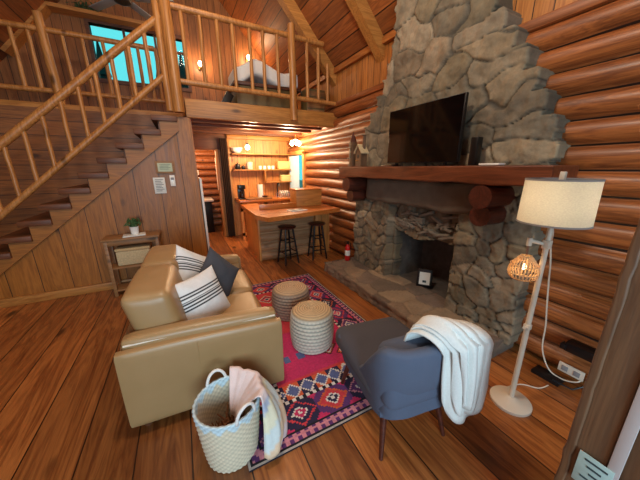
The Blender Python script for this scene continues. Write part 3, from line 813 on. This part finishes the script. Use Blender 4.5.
# blanket in the basket hanging over its side
P = []
n = 40
for i in range(n+1):
    a = i/n; row = []
    for k in range(31):
        s = k/30; ang = 0; g = .012*math.sin(a*15)+.005*math.sin(a*37+2)
        if s < .3: q = s/.3; r = .03+.124*q; z = .20+.16*q**.7
        elif s < .42: q = (s-.3)/.12; r = .154+.030*math.sin(q*math.pi/2); z = .36+.02*math.sin(q*math.pi)-.01*q
        else: q = (s-.42)/.58; r = .184+.075*math.sin(q*2.2)*math.sin(a*math.pi)**.5+.035*q; z = .35-(.275+.05*math.sin(a*math.pi*1.15)+.012*math.sin(a*30))*q
        q2 = max(0, (s-.42)/.58); ang = R(20-34*q2)+R((a-.5)*(112-30*q2))
        r += g*min(1, s*2); row.append((.07+r*math.cos(ang), 1.20+r*math.sin(ang), z))
    P.append(row)
V = [p for row in P for p in row]; pal = [np.array(lin(h)) for h in ('e6d5d3', 'd8e0d4', 'a9b6cc', 'e2dfc4', 'cfdcdc', 'e4c9a8')]
cc = []
for i in range(n+1):
    for k in range(31):
        s = k/30; b = (s*3.1+(i/n)*1.8); c0 = pal[0] if s < .44 else pal[int(b*1.7) % 6]; cc.append(c0)
o = npmesh('throw_blanket', V, gridF(n+1, 31), M['col'], np.array(cc), label='pastel fringed blanket spilling over the side of the woven basket', cat='blanket')
md = o.modifiers.new('thick', 'SOLIDIFY'); md.thickness = .006
t = MB()
for i in range(60):
    a = rng.random()*6.28; r = .085*math.sqrt(rng.random()); x, y = .07+r*math.cos(a), 1.20+r*math.sin(a)
    t.tube((x, y, .09+.02*rng.random()), (x+rng.normal()*.03, y+rng.normal()*.03, .15+.03*rng.random()), .006, .003, 5)
t.tube((.07, 1.20, .012), (.07, 1.20, .11), .088, .098, 24)
t.build('brown_blanket', plain('rust_wool', '8a5a38', .95, .4, 80, .4), label='rust brown fringed blanket lying at the bottom of the basket', cat='blanket')

# ---- floor lamp
LX, LY = 1.742, .652
lamp = thing('floor_lamp', 'white standing lamp with a cream drum shade beside the stone fireplace', 'lamp', (LX, LY, 0))
MB().lathe([(.112, 0), (.115, .006), (.115, .022), (.108, .028), (.05, .031), (.03, .045), (.02, .05)], 48).build('base', M['cream'], lamp)
MB().tube((0, 0, .03), (0, 0, 1.20), .0155, .013, 16).build('pole', M['cream'], lamp)
sh = MB().lathe([(.156, 1.205), (.152, 1.435)], 64); bmesh.ops.delete(sh.b, geom=[f for f in sh.b.faces if len(f.verts) > 4], context='FACES')
so = sh.build('lamp_shade', M['shade'], lamp, smooth=True)
MB().lathe([(.1575, 1.203), (.1575, 1.212), (.153, 1.212), (.153, 1.203)], 64).build('shade_trim', M['trim_grey'], so, label='thin grey edge band')
MB().lathe([(.1535, 1.428), (.1535, 1.437), (.149, 1.437), (.149, 1.428)], 64).build('shade_trim', M['trim_grey'], so, label='thin grey edge band')
MB().tube((-.15, 0, 1.42), (.15, 0, 1.42), .003).tube((0, -.15, 1.42), (0, .15, 1.42), .003).build('shade_ring', M['brass'], lamp)
MB().tube((0, 0, 1.18), (0, 0, 1.425), .008).box((-.012, -.012, 1.42), (.012, .012, 1.472), .004).build('finial', M['cream'], lamp)
MB().lathe([(.001, 1.29), (.02, 1.30), (.028, 1.325), (.02, 1.35), (.001, 1.36)], 20, (.03, 0, 0)).build('bulb', emit('warm_bulb', 'ffdca8', 3), lamp)
# clamps and the small second arm with its rattan shade
MB().tube((-.008, .01, 1.085), (-.054, .06, 1.10), .009, .011).tube((-.054, .06, 1.07), (-.054, .06, 1.115), .013).box((-.018, -.018, 1.06), (.02, .018, 1.11), .005).build('clamp', M['cream'], lamp)
MB().tube((-.012, 0, .565), (-.035, .0, .57), .007, .010).box((-.017, -.017, .55), (.017, .017, .585), .004).build('clamp', M['cream'], lamp)
MB().path([(-.054, .06, 1.075), (-.056, .06, 1.045), (-.054, .06, 1.01)], .006).build('hook', M['steel'], lamp)
ra = MB()
for i in range(26):
    pts = []
    for k in range(9):
        q_ = k/8; a = 2*math.pi*i/26; rr_ = (.024, .038, .050, .060, .067, .072, .073, .068, .056)[k]; pts.append((-.054+rr_*math.cos(a), .06+rr_*math.sin(a), 1.01-.135*q_))
    ra.path(pts, .0034, 5)
for z, r in ((.875, .052), (.909, .074), (.96, .067), (1.01, .026)):
    ra.path([(-.054+r*math.cos(2*math.pi*k/24), .06+r*math.sin(2*math.pi*k/24), z) for k in range(25)], .003, 5)
rs = ra.build('rattan_shade', M['rattan'], lamp, smooth=True, label='small round rattan shade')
MB().lathe([(.001, .925), (.009, .93), (.012, .942), (.008, .955), (.001, .962)], 16, (-.054, .06, 0)).build('bulb', M['bulbw'], lamp)
light('rattan_lamp_light', 'POINT', (LX-.054, LY+.06, .935), .5, (1, .62, .28), .02)
light('floor_lamp_light', 'POINT', (LX+.03, LY, 1.33), 10, (1, .84, .62), .03)
cordpts = [(1.76, .655, 1.19), (1.86, .68, 1.12), (2.0, .73, 1.03), (2.03, .72, .90), (2.10, .73, .75), (2.14, .72, .55), (2.18, .715, .40), (2.21, .71, .2), (2.24, .655, .05), (2.24, .57, .03), (2.25, .50, .06), (2.28, .485, .09)]
def smooth_pts(p, k=5):
    P = [Vector(a) for a in p]; o = []
    for i in range(len(P)-1):
        a, b, c, d = P[max(0, i-1)], P[i], P[i+1], P[min(len(P)-1, i+2)]
        for j in range(k):
            t_ = j/k; o.append(.5*((2*b)+(c-a)*t_+(2*a-5*b+4*c-d)*t_*t_+(3*b-a-3*c+d)*t_**3))
    return o+[P[-1]]
MB().path(smooth_pts(cordpts), .005, 6).build('lamp_cord', M['cream'], None)
_lc = bpy.data.objects['lamp_cord']; _lc.data.transform(Matrix.Translation((-LX, -LY, 0))); _lc.parent = lamp
MB().path(smooth_pts([(1.76, .74, .006), (1.95, .70, .006), (2.03, .62, .006), (2.12, .60, .006)]), .004, 6).build('white_wire', M['cream'], label='thin white wire lying on the floor behind the lamp base', cat='wire')
o = thing('wall_outlet', 'cream outlet plate low on the log wall behind the lamp', 'outlet', (2.255, .545, .115), 0)
MB().box((-.006, -.07, -.035), (.006, .07, .035), .004).build('plate', M['cream'], o)
for a_, b_ in ((-.05, -.015), (.015, .05)): MB().box((-.010, a_, -.018), (-.005, b_, .018), .002).build('socket', M['trim_grey'], o)
MB().box((2.20, .42, .27), (2.30, .60, .335), .008).box((2.19, .585, .28), (2.24, .62, .32), .006).build('power_strip', M['black'], label='dark adapter box fixed to the log wall above the outlet', cat='adapter')
MB().box((2.16, .56, .0), (2.27, .73, .028), .008).path([(2.17, .6, .03), (2.2, .5, .02), (2.24, .46, .06)], .006).build('power_adapter', M['black'], label='small black power adapter on the floor against the logs', cat='adapter')

# ---- television and things on the mantel
tv = thing('television', 'black flat television standing on the wooden mantel', 'television', (2.06, 1.92, 1.505))
MB().box((.0, -.432, .03), (.035, .432, .555), .006).build('bezel', M['black'], tv)
MB().box((-.003, -.422, .040), (.001, .422, .547)).build('screen', M['screen'], tv)
for y in (-.3, .3): MB().box((-.05, y-.012, 0), (.08, y+.012, .012), .003).box((.0, y-.01, .008), (.03, y+.01, .05), .002).build('foot', M['black'], tv)
MB().box((2.06, 1.34, 1.507), (2.13, 1.40, 1.72), .008).build('speaker', M['black'], label='narrow black speaker upright beside the television', cat='speaker')
MB().box((2.0, 1.12, 1.507), (2.08, 1.27, 1.522), .004).build('media_box', M['whitec'], label='small flat white box on the right half of the mantel', cat='box')
MB().box((1.97, 2.18, 1.507), (2.0, 2.34, 1.517), .003).build('remote_control', M['steel'], label='slim silver remote lying below the left of the television', cat='remote')
bh = thing('birdhouse', 'small rustic birdhouse with a pale peaked roof edge on the mantel', 'birdhouse', (2.02, 2.79, 1.508))
MB().prism([(-.055, 0), (.055, 0), (.055, .18), (0, .25), (-.055, .18)], 0, -.04, .05).build('body', W['greyw'], bh)
for s in (1, -1): MB().prism([(0, .262), (s*.078, .165), (s*.078, .15), (0, .247)], 0, -.055, .06).build('roof', M['straw'], bh)
MB().tube((-.043, 0, .12), (-.039, 0, .12), .022, .022, 20).build('entrance_hole', M['black'], bh)
MB().tube((-.04, 0, .07), (-.075, 0, .07), .006).build('perch', W['post'], bh)
MB().tube((.02, -.03, .19), (.02, -.03, .36), .02, .018, 8).tube((.02, -.03, .36), (.02, -.03, .365), .03, .03, 8).build('chimney', W['greyw'], bh)
bt = thing('wooden_tower', 'tall dark carved wooden tower with a pointed top at the mantel end', 'ornament', (2.03, 2.98, 1.508))
MB().box((-.035, -.035, 0), (.035, .035, .30), .004).box((-.045, -.045, 0), (.045, .045, .02), .004).box((-.042, -.042, .25), (.042, .042, .27), .003).build('tower_body', W['greyw'], bt)
MB().tube((0, 0, .30), (0, 0, .43), .045, .002, 8).build('spire', W['corbel'], bt)
MB().box((-.038, -.012, .10), (-.034, .012, .17)).box((-.038, -.012, .19), (-.034, .012, .23)).build('tower_window', M['black'], bt)
# framed card in the fire opening
fr = thing('picture_frame', 'black tabletop frame with a white card standing in the fireplace opening', 'frame', (2.38, 1.95, .128), R(38))
tl = Matrix.Rotation(R(14), 4, 'Y')
MB().box((-.008, -.085, 0), (.008, .085, .215), .004, M=tl).build('frame', M['black'], fr)
MB().box((-.0115, -.058, .035), (-.0085, .058, .18), M=tl).build('card', M['paper'], fr)
MB().box((-.0135, -.02, .06), (-.012, .02, .085), M=tl).build('card_print', M['ink'], fr)
# fire extinguisher
fe = thing('fire_extinguisher', 'small red fire extinguisher standing at the far end of the hearth', 'extinguisher', (2.09, 3.14, .142))
MB().lathe([(.036, 0), (.040, .01), (.040, .19), (.034, .22), (.016, .24), (.014, .255)], 24).build('cylinder', M['red'], fe)
MB().lathe([(.0405, .08), (.0405, .16)], 24).build('paper_label', M['paper'], fe)
MB().box((-.012, -.015, .25), (.012, .015, .285), .004).box((-.06, -.008, .285), (.02, .008, .297), .003).box((-.055, -.008, .262), (-.01, .008, .272), .003).build('valve_handle', M['black'], fe)
MB().path([(.015, 0, .27), (.05, .0, .26), (.052, 0, .2), (.046, 0, .12)], .007, 8).build('hose', M['black'], fe)

# ---- console table
ct = thing('console_table', 'narrow wooden console table against the stair wall', 'table', (-.61, 3.83, 0))
MB().box((-.29, -.15, .685), (.29, .13, .71), .005).build('tabletop', W['table'], ct)
for x in (-.255, .255):
    for y in (-.12, .10): MB().box((x-.018, y-.018, .0), (x+.018, y+.018, .686), .003).build('leg', W['table'], ct)
MB().box((-.27, -.135, .34), (.27, .115, .36), .003).build('shelf', W['table'], ct)
MB().box((-.27, -.135, .06), (.27, .115, .08), .003).build('shelf', W['table'], ct)
MB().box((-.24, -.13, .63), (.24, -.115, .685), .002).box((-.24, .095, .63), (.24, .11, .685), .002).build('apron', W['table'], ct)
sb = MB().box((-.80, 3.74, .362), (-.45, 3.92, .54), .015).build('storage_basket', M['straw'], label='woven straw box on the middle shelf of the console', cat='basket')
MB().box((-.805, 3.735, .54), (-.445, 3.925, .575), .012).build('lid', M['wicker'], sb)
pl = thing('potted_plant', 'small bushy green plant in a white pot on the console', 'plant', (-.575, 3.80, .727))
MB().lathe([(.038, 0), (.05, .09), (.052, .095), (.045, .095), (.043, .08)], 24).build('pot', M['whitec'], pl)
t = MB()
for i in range(150):
    a = rng.random()*6.28; e = rng.random()*1.2; r = .03+.06*rng.random(); p = Vector((r*math.cos(a)*math.cos(e), r*math.sin(a)*math.cos(e), .11+r*1.1*math.sin(e)))
    d = Vector((rng.normal(), rng.normal(), rng.normal())).normalized()*.018; nn = d.orthogonal().normalized()*.009
    f = [t.b.verts.new(q) for q in (p-d, p+nn, p+d, p-nn)]; t.b.faces.new(f)
t.lathe([(.001, .07), (.04, .08), (.045, .11), (.02, .15), (.001, .16)], 12)
t.build('foliage', M['leaf'], pl, smooth=False)
MB().box((-.70, 3.72, .712), (-.47, 3.88, .726), .003, rot=Matrix.Rotation(R(6), 3, 'Z')).build('notebook', M['paper'], label='white notebook lying under the plant on the console', cat='book')

# ---- things on the stair wall
pf = thing('picture_frame', 'small wooden landscape frame hung highest on the stair wall', 'frame', (-.155, 3.985, 1.51))
MB().box((-.105, -.012, -.075), (.105, .013, .075), .004).build('frame', W['table'], pf)
MB().box((-.08, -.014, -.052), (.08, -.011, .052)).build('print', plain('pale_green_print', 'b9c2a4', .6, .15, 30), pf)
t = MB()
for k in range(4): t.box((-.06, -.0155, .03-.018*k), (.06-.02*(k % 2), -.0135, .034-.018*k))
t.build('print_lines', M['ink'], pf)
pq = thing('notice', 'white portrait notice card below the wooden frame on the stair wall', 'sign', (-.245, 3.99, 1.285))
MB().box((-.065, -.006, -.10), (.065, .008, .10), .003).build('card', M['paper'], pq)
t = MB()
for k in range(8): t.box((-.045, -.0075, .07-.02*k), (.045-.012*((k*5) % 3), -.0055, .076-.02*k))
t.build('card_text', M['bluink'] if 'bluink' in M else M['navy'], pq)
th = thing('thermostat', 'slim white thermostat on the stair wall right of the notice', 'thermostat', (-.093, 3.985, 1.343))
MB().box((-.03, -.012, -.07), (.03, .013, .07), .006).build('housing', M['whitec'], th)
MB().box((-.018, -.0145, .01), (.018, -.0115, .04)).build('display', M['trim_grey'], th)

# ---- bar, stools
bar = thing('kitchen_bar', 'L-ended wooden bar with half-log siding and an overhanging counter', 'bar', (0, 0, 0))
V, F = logwall('bar_logs', 1.02, 2.0, .0, 5, None, x=4.10, axis=0, sp=.158, step=.05, amp=.07)
npmesh('log_siding', V, F, wood('pale_log', 'bb8f66', '8f6644', 0, None, rough=.45), parent=bar, label='pale half-log siding')
MB().box((1.0, 4.08, 0), (1.04, 5.0, .79), .004).build('side_panel', W['kpanel'], bar)
MB().box((1.04, 4.10, 0), (2.28, 4.14, .79)).build('back_panel', W['counter'], bar)
MB().box((2.0, 4.03, 0), (2.28, 4.11, .79), .004).build('end_panel', W['kpanel'], bar)
MB().prism([(.92, 4.95), (.88, 3.66), (.98, 3.40), (2.27, 3.66), (2.27, 4.16), (1.45, 4.16), (1.22, 4.30), (1.22, 4.95)], 2, .79, .85).build('countertop', W['counter'], bar)
MB().box((1.05, 4.10, .85), (1.68, 4.14, .93), .004).build('curb', W['counter'], bar)
bx = thing('bread_box', 'large plain wooden box standing on the bar counter', 'box', (1.94, 4.30, .852))
MB().box((-.24, -.16, 0), (.24, .14, .275), .006).build('body', W['beamX'], bx)
MB().box((-.25, -.17, .275), (.25, .15, .29), .004).build('lid', W['counter'], bx)
bkk = thing('open_booklet', 'open white booklet lying on the bar counter', 'booklet', (1.56, 3.79, .851), R(12))
MB().box((-.14, -.09, 0), (0, .09, .012), .003).box((0.0, -.09, 0), (.14, .09, .010), .003).build('pages', M['paper'], bkk)
MB().box((-.12, -.07, .012), (-.02, .07, .0128)).box((.02, -.05, .010), (.12, .06, .0108)).build('printed_text', M['trim_grey'], bkk)
def stool(x, y, rz, label):
    s_ = thing('bar_stool', label, 'stool', (x, y, 0), rz, 'bar stools at the counter')
    MB().lathe([(.001, .575), (.12, .575), (.142, .585), (.145, .598), (.13, .606), (.001, .600)], 32).build('seat', W['corbel'], s_)
    tops = []
    for k in range(4):
        a = R(45+90*k); MB().tube((.09*math.cos(a), .09*math.sin(a), .578), (.175*math.cos(a), .175*math.sin(a), 0), .016, .013, 12).build('leg', M['blackm'], s_)
    for z in (.16, .36):
        r = .175-.085*z/.578
        for k in range(4):
            a, b = R(45+90*k), R(135+90*k); zz = z+.03*(k % 2)
            MB().tube((r*math.cos(a), r*math.sin(a), zz), (r*math.cos(b), r*math.sin(b), zz), .009).build('rung', M['blackm'], s_)
stool(1.40, 3.84, R(10), 'dark round-seated bar stool nearest the left corner of the bar')
stool(1.93, 3.84, R(-6), 'dark round-seated bar stool nearer the log wall')

# ---- kitchen back wall
kc = thing('kitchen_counter', 'low wooden kitchen counter along the back wall', 'counter', (0, 0, 0))
MB().box((1.01, 5.48, .80), (2.30, 6.09, .85), .006).build('worktop', W['counter'], kc)
MB().box((1.03, 5.54, .62), (2.28, 5.57, .80)).box((1.03, 5.54, 0), (1.08, 5.60, .80)).box((1.55, 5.54, 0), (1.60, 5.6, .80)).box((1.03, 5.54, .1), (1.6, 5.58, .16)).box((1.6, 5.56, 0), (2.28, 5.6, .80)).build('frame', W['kpanel'], kc)
for z, x1, nm in ((1.78, 2.30, 'upper'), (1.45, 2.30, 'lower')):
    MB().box((1.01, 5.86, z-.012), (x1, 6.10, z+.012), .003).build('wall_shelf', W['beamX'], label=('topmost' if nm == 'upper' else 'lower')+' long wooden shelf on the kitchen back wall', cat='shelf')
cb = thing('cubby_shelf', 'small open wooden cubby under the lower kitchen shelf', 'shelf', (1.99, 5.98, 1.17))
MB().box((-.31, -.11, 0), (.31, .12, .02), .003).build('shelf_board', W['beamX'], cb)
MB().box((-.31, -.11, .02), (-.29, .12, .268), .003).build('side_board', W['beamX'], cb)
bw = MB().lathe([(.05, 0), (.10, .05), (.125, .11), (.118, .11), (.09, .05), (.01, .015)], 28); b1 = bw.build('mixing_bowl', M['whitec'], smooth=True, label='white mixing bowl on the topmost kitchen shelf', cat='bowl'); b1.location = (1.13, 5.98, 1.793)
for x, r, h, l in ((1.12, .055, .10, 'black lidded pot at the left end of the lower kitchen shelf'), (1.235, .04, .055, 'small black pot beside the lidded one on the lower shelf')):
    o = thing('cooking_pot', l, 'pot', (x, 5.97, 1.463), group='pots on the lower kitchen shelf')
    MB().lathe([(r*.9, 0), (r, .01), (r, h), (r*.9, h+.01), (.012, h+.02), (.012, h+.035)], 20).build('body', M['black'], o); MB().tube((-r, 0, h*.7), (-r-.03, 0, h*.75), .008).build('handle', M['black'], o)
o = MB().lathe([(.06, 0), (.066, .01), (.066, .15), (.06, .155), (.055, .15)], 24).build('crock', plain('striped_crock', 'cfc9ba', .5, .2, 30), label='pale stoneware crock on the lower kitchen shelf', cat='crock'); o.location = (1.375, 5.97, 1.463)
for k, x in enumerate((1.60, 1.70, 1.80, 1.89)):
    o = thing('mug', ('leftmost', 'second from left', 'third from left', 'rightmost')[k]+' of the four small white mugs on the lower shelf', 'mug', (x, 5.95, 1.463), R(40), 'small white mugs on the lower shelf')
    MB().lathe([(.028, 0), (.034, .005), (.035, .075), (.031, .075), (.03, .01), (.001, .008)], 18).build('cup', M['whitec'], o); MB().path([(.034, 0, .06), (.055, 0, .055), (.055, 0, .03), (.034, 0, .02)], .005, 6).build('handle', M['whitec'], o)
for lo, hi, l in (((2.0, 5.88, 1.463), (2.28, 6.04, 1.63), 'pale yellow storage box above the cubby'), ((2.06, 5.89, 1.191), (2.29, 6.05, 1.33), 'pale yellow storage box inside the cubby')):
    o = MB().box(lo, hi, .012).build('storage_box', M['yellow'], label=l, cat='box', group='pale kitchen storage boxes')
    MB().box((lo[0]-.004, lo[1]-.004, hi[2]-.03), (hi[0]+.004, hi[1]+.004, hi[2]+.004), .005).build('lid', M['yellow'], o)
cm = thing('coffee_maker', 'black drip coffee maker at the left end of the back counter', 'coffee maker', (1.12, 5.78, .85))
MB().box((-.07, -.09, 0), (.07, .10, .03), .006).box((-.07, .03, .03), (.07, .10, .28), .006).box((-.07, -.09, .21), (.07, .10, .30), .012).build('housing', M['black'], cm)
MB().lathe([(.045, .033), (.055, .05), (.055, .12), (.04, .155), (.042, .17)], 20, (0, -.025, 0)).build('carafe', plain('dark_glass', '241a14', .08), cm)
pt = thing('paper_towel_roll', 'white roll of paper towel upright on the back counter', 'paper towel', (1.53, 5.80, .85))
MB().lathe([(.08, 0), (.08, .012), (.01, .014)], 24).tube((0, 0, .01), (0, 0, .33), .007).build('stand', M['blackm'], pt)
MB().lathe([(.058, .016), (.058, .29), (.02, .29)], 28).build('roll', M['white_f'], pt)
dr = thing('dish_rack', 'silver wire dish rack by the sink', 'dish rack', (2.05, 5.62, .85))
t = MB()
for k in range(9): t.path([(-.18+.045*k, -.1, .01), (-.18+.045*k, -.1, .11), (-.18+.045*k, .1, .11), (-.18+.045*k, .1, .01)], .004, 5)
for y in (-.1, .1):
    for z in (.012, .11): t.tube((-.18, y, z), (.18, y, z), .005, n=6)
t.build('wire_frame', M['steel'], dr)
for k in range(4): MB().tube((-.12+.05*k, 0, .09), (-.108+.05*k, 0, .092), .075, .07, 20).build('plate', M['whitec'], dr)
fc = thing('faucet', 'dark arched kitchen faucet at the sink', 'faucet', (1.97, 5.95, .85))
MB().path(smooth_pts([(0, 0, 0), (0, 0, .2), (0, -.03, .29), (0, -.10, .30), (0, -.14, .24)]), .014, 10).build('spout', M['black'], fc)
MB().tube((.02, 0, .05), (.07, 0, .08), .009).build('lever', M['steel'], fc)
tr = thing('wooden_tray', 'shallow wooden tray with a small brown bowl on the kitchen counter', 'tray', (1.42, 5.56, .852))
MB().box((-.26, -.07, 0), (.28, .07, .035), .008).build('tray', W['table'], tr)
MB().lathe([(.03, .035), (.06, .055), (.065, .07), (.055, .07)], 20, (.14, 0, 0)).build('bowl', W['corbel'], tr)
pn = thing('pendant_lamp', 'small glowing globe pendant hanging before the kitchen shelves', 'lamp', (1.30, 5.72, 0))
MB().tube((0, 0, 1.97), (0, 0, 2.27), .004).tube((0, 0, 1.95), (0, 0, 1.99), .02).build('cord', M['black'], pn)
MB().lathe([(.001, 1.845), (.035, 1.86), (.052, 1.90), (.035, 1.94), (.015, 1.955)], 24).build('globe', emit('pendant_globe', 'ffd9a6', 9), pn)
light('pendant_light', 'POINT', (1.30, 5.45, 1.85), 19, (1, .72, .44), .06)
ks = thing('ceiling_light', 'bright cluster light above the kitchen window', 'lamp', (2.22, 5.35, 0))
MB().lathe([(.07, 2.24), (.07, 2.268)], 24).tube((0, 0, 2.05), (0, 0, 2.25), .012).build('mount', M['brass'], ks)
for k in range(3):
    a = R(120*k+20); MB().lathe([(.001, 1.93), (.03, 1.94), (.045, 1.98), (.03, 2.02), (.012, 2.04)], 20, (.085*math.cos(a), .085*math.sin(a), 0)).tube((0, 0, 2.06), (.085*math.cos(a), .085*math.sin(a), 2.03), .006).build('globe', emit('cluster_globe', 'ffdca6', 14), ks)
light('kitchen_light', 'POINT', (1.95, 5.1, 1.95), 50, (1, .72, .44), .08)
light('kitchen_joist_light', 'POINT', (1.2, 4.9, 1.98), 16, (1, .68, .36), .08)
# curtain, white board, bathroom things
P = [[(x, 5.98+.02*math.sin(x*190), z) for z in np.linspace(.02, 2.08, 6)] for x in np.linspace(.79, .94, 50)]
MB().grid(P).build('door_curtain', M['dcurtain'], label='dark brown curtain gathered beside the kitchen doorway', cat='curtain')
MB().box((.232, 4.10, .0), (.262, 4.55, 1.36), .006).build('folded_table', M['white'], label='thin white board standing on edge at the end of the stair wall', cat='board')
vn = thing('bathroom_vanity', 'black vanity with a white top in the room beyond the doorway', 'vanity', (.33, 6.95, 0))
MB().box((-.25, -.3, .0), (.25, .3, .74), .006).build('cabinet', M['black'], vn)
MB().box((-.27, -.32, .74), (.30, .32, .78), .006).build('top', M['whitec'], vn)
P = [[(.765+.010*math.sin(y*90), 6.42+y*.30, z) for z in np.linspace(1.0, 1.72, 5)] for y in np.linspace(0, 1, 40)]
MB().grid(P).build('bath_towel', M['white_f'], label='long white towel hanging beyond the doorway', cat='towel')
MB().tube((.765, 6.38, 1.725), (.765, 6.76, 1.725), .009).path([(.765, 6.39, 1.725), (.86, 6.39, 1.725)], .008).path([(.765, 6.75, 1.725), (.86, 6.75, 1.725)], .008).build('towel_bar', M['steel'], label='steel towel bar beyond the doorway', cat='towel bar')
MB().box((.32, 7.34, 1.32), (.42, 7.37, 1.45), .004).build('wall_plate', M['whitec'], label='small white square on the log wall beyond the doorway', cat='sign')

# ---- loft furniture
bd = thing('daybed', 'loft bed with a white quilt over a dark frame behind the railing', 'bed', (1.42, 4.75, 2.33))
MB().box((-.50, -.25, 0), (.50, .35, .38), .01).build('bed_base', M['olive'], bd)
MB().box((-.53, -.28, .38), (.56, .38, .43), .01).build('bed_frame', W['dark'], bd)
MB().rbox((-.50, -.22, .43), (.54, .36, .66), .05, .01, 10, fn=lambda q: q+Vector((0, 0, .02*math.sin(q.x*17)+.16*max(0, 1-abs(q.x+.12)/.25)))).build('quilt', M['white_f'], bd)
ds = thing('slatted_dresser', 'low olive slatted cabinet at the right end of the loft', 'cabinet', (2.12, 4.45, 2.33))
MB().box((-.10, -.1, 0), (.24, .15, .42), .005).build('body', M['olive'], ds)
for k in range(4): MB().box((-.09, -.112, .04+.09*k), (.23, -.10, .11+.09*k), .003).build('drawer_front', W['table'], ds)
MB().box((.72, 4.6, 2.33), (.84, 4.75, 2.62), .01, rot=Matrix.Rotation(R(28), 3, 'Y')).build('folding_stool', M['blackm'], label='dark folded stool leaning by the loft bed', cat='stool')
for x, z, l, nm in ((.60, 3.355, 'glowing wall sconce nearest the tall post in the loft', 'wall_sconce'), (1.515, 3.60, 'glowing wall sconce above the loft bed', 'wall_sconce')):
    sn = thing(nm, l, 'lamp', (x, 6.0, z), group='loft wall sconces')
    MB().box((-.03, .05, -.06), (.03, .08, .06), .005).path([(0, .05, -.02), (0, 0, -.05), (0, -.02, -.02)], .008).build('bracket', M['brass'], sn)
    MB().lathe([(.015, -.03), (.035, 0), (.038, .03), (.02, .06), (.001, .065)], 20, (0, -.02, 0)).build('bulb', emit('sconce_glow', 'ffcf96', 12), sn)
    light('sconce_light', 'POINT', (x, 5.86, z+.02), 9, (1, .62, .34), .04)
fan = thing('ceiling_fan', 'ceiling fan with pale grey blades hanging in the peak', 'fan', (-.37, 4.78, -.19), R(39))
MB().tube((0, 0, 3.86), (0, 0, roofz(-.37)+.19), .015).build('downrod', M['blackm'], fan)
MB().lathe([(.02, 3.72), (.09, 3.75), (.11, 3.80), (.09, 3.86), (.03, 3.89)], 28).build('motor', plain('bronze', '2b2a22', .4), fan)
for k in range(5):
    MB().box((.13, -.06, 3.80), (.62, .06, 3.812), .004, M=Matrix.Rotation(R(72*k+18), 4, 'Z') @ Matrix.Rotation(R(8), 4, 'X') if False else Matrix.Rotation(R(72*k+18), 4, 'Z')).build('blade', plain('fan_blade', '9aa0a0', .6), fan)
t = MB()
for i in range(160):
    p = Vector((-.93+rng.normal()*.10, GY-.14+rng.normal()*.03, 3.86+abs(rng.normal())*.05-.05*rng.random())); d = Vector((rng.normal(), rng.normal()*.3, rng.normal())).normalized()*.03; nn = d.orthogonal().normalized()*.012
    t.b.faces.new([t.b.verts.new(q) for q in (p-d, p+nn, p+d, p-nn)])
t.path([(-1.1, GY-.14, 3.838), (-.76, GY-.14, 3.838)], .006)
t.build('garland', M['hang'], smooth=False, label='leafy green garland lying on the ledge above the loft window', cat='plant')
# trees beyond the gable window
for x, y, h in ((-3.4, 12, 5.2), (-2.5, 12.4, 5.3), (-1.75, 11.6, 4.95), (-.15, 12.2, 5.05), (.55, 11.6, 5.0), (1.35, 12.3, 5.2)):
    t = thing('spruce_tree', 'dark spruce seen low through the loft window', 'tree', (x, y, 0), group='spruces beyond the window')
    c = MB()
    for k in range(7):
        z = .8+(h-.8)*k/7; r = .72*(1-k/8.5); c.lathe([(r, z), (r*.35, z+h*.13), (.02, z+h*.2)], 18, f=lambda r, z, a: r*(1+.2*math.sin(a*9)))
    c.build('crown', M['tree'], t); MB().tube((0, 0, 0), (0, 0, 1.2), .12, .1).build('trunk', W['corbel'], t)
MB().box((-20, 7.7, -.1), (20, 30, 0)).build('ground', M['floor_g'], **S)

# ---- rough wooden door at the right edge of the view
dw = thing('wooden_door', 'rough brown wooden door standing open at the right edge of the view', 'door', (1.0, .198, 0))
def rough(q): return q+Vector((.003*noise.noise(q*22), (.008*noise.noise((q.z*26, 1, 2))+.004*noise.noise((q.z*70, 1, 2))) if q.y > -.03 else 0, 0))
MB().rbox((0, -.085, .0), (.045, 0, 2.0), .006, 0, 40, fn=rough).build('door_stile', W['greyw'], dw)
MB().box((.006, -.60, .0), (.04, -.084, 2.0), .003).build('door_panel', W['greyw'], dw)
def bark(q): return q+Vector((.0025*noise.noise((q.z*30, 4, q.y*40)), .004*noise.noise((q.z*34, 1, 2))+.003*noise.noise((q.z*90, 1, 2)), 0))
MB().rbox((-.005, -.016, .0), (.012, .007, 2.0), .006, 0, 60, fn=bark)  .build('edge_bead', W['greyw'], dw, label='thin ragged edge bead')
MB().box((.965, -.28, .0), (.995, .112, 1.98), .003).build('white_panel', M['white'], label='white painted panel edge against the rough wooden door', cat='panel') if False else None
MB().box((-.012, -.60, .0), (.005, -.088-.0, 2.0), .002).build('white_strip', M['white'], dw, label='white painted strip') if False else None
MB().box((-.008, -.112, .60), (.0, -.086, 2.0), .002).build('edge_strip', plain('grey_white_paint', 'b9b2b0', .5), dw, label='white painted strip')
tgs = thing('paper_card', 'pale teal printed card fixed low on the rough wooden door', 'card', (.992, .14, .60), 0)
MB().box((-.004, -.045, -.06), (.0, .03, .055), .001).build('card', M['teal'], tgs)
t = MB()
for k in range(4): t.box((-.0055, -.035+.01*(k % 2), .035-.022*k), (-.0035, .015-.008*(k % 3), .041-.022*k))
t.build('card_text', M['ink'], tgs)
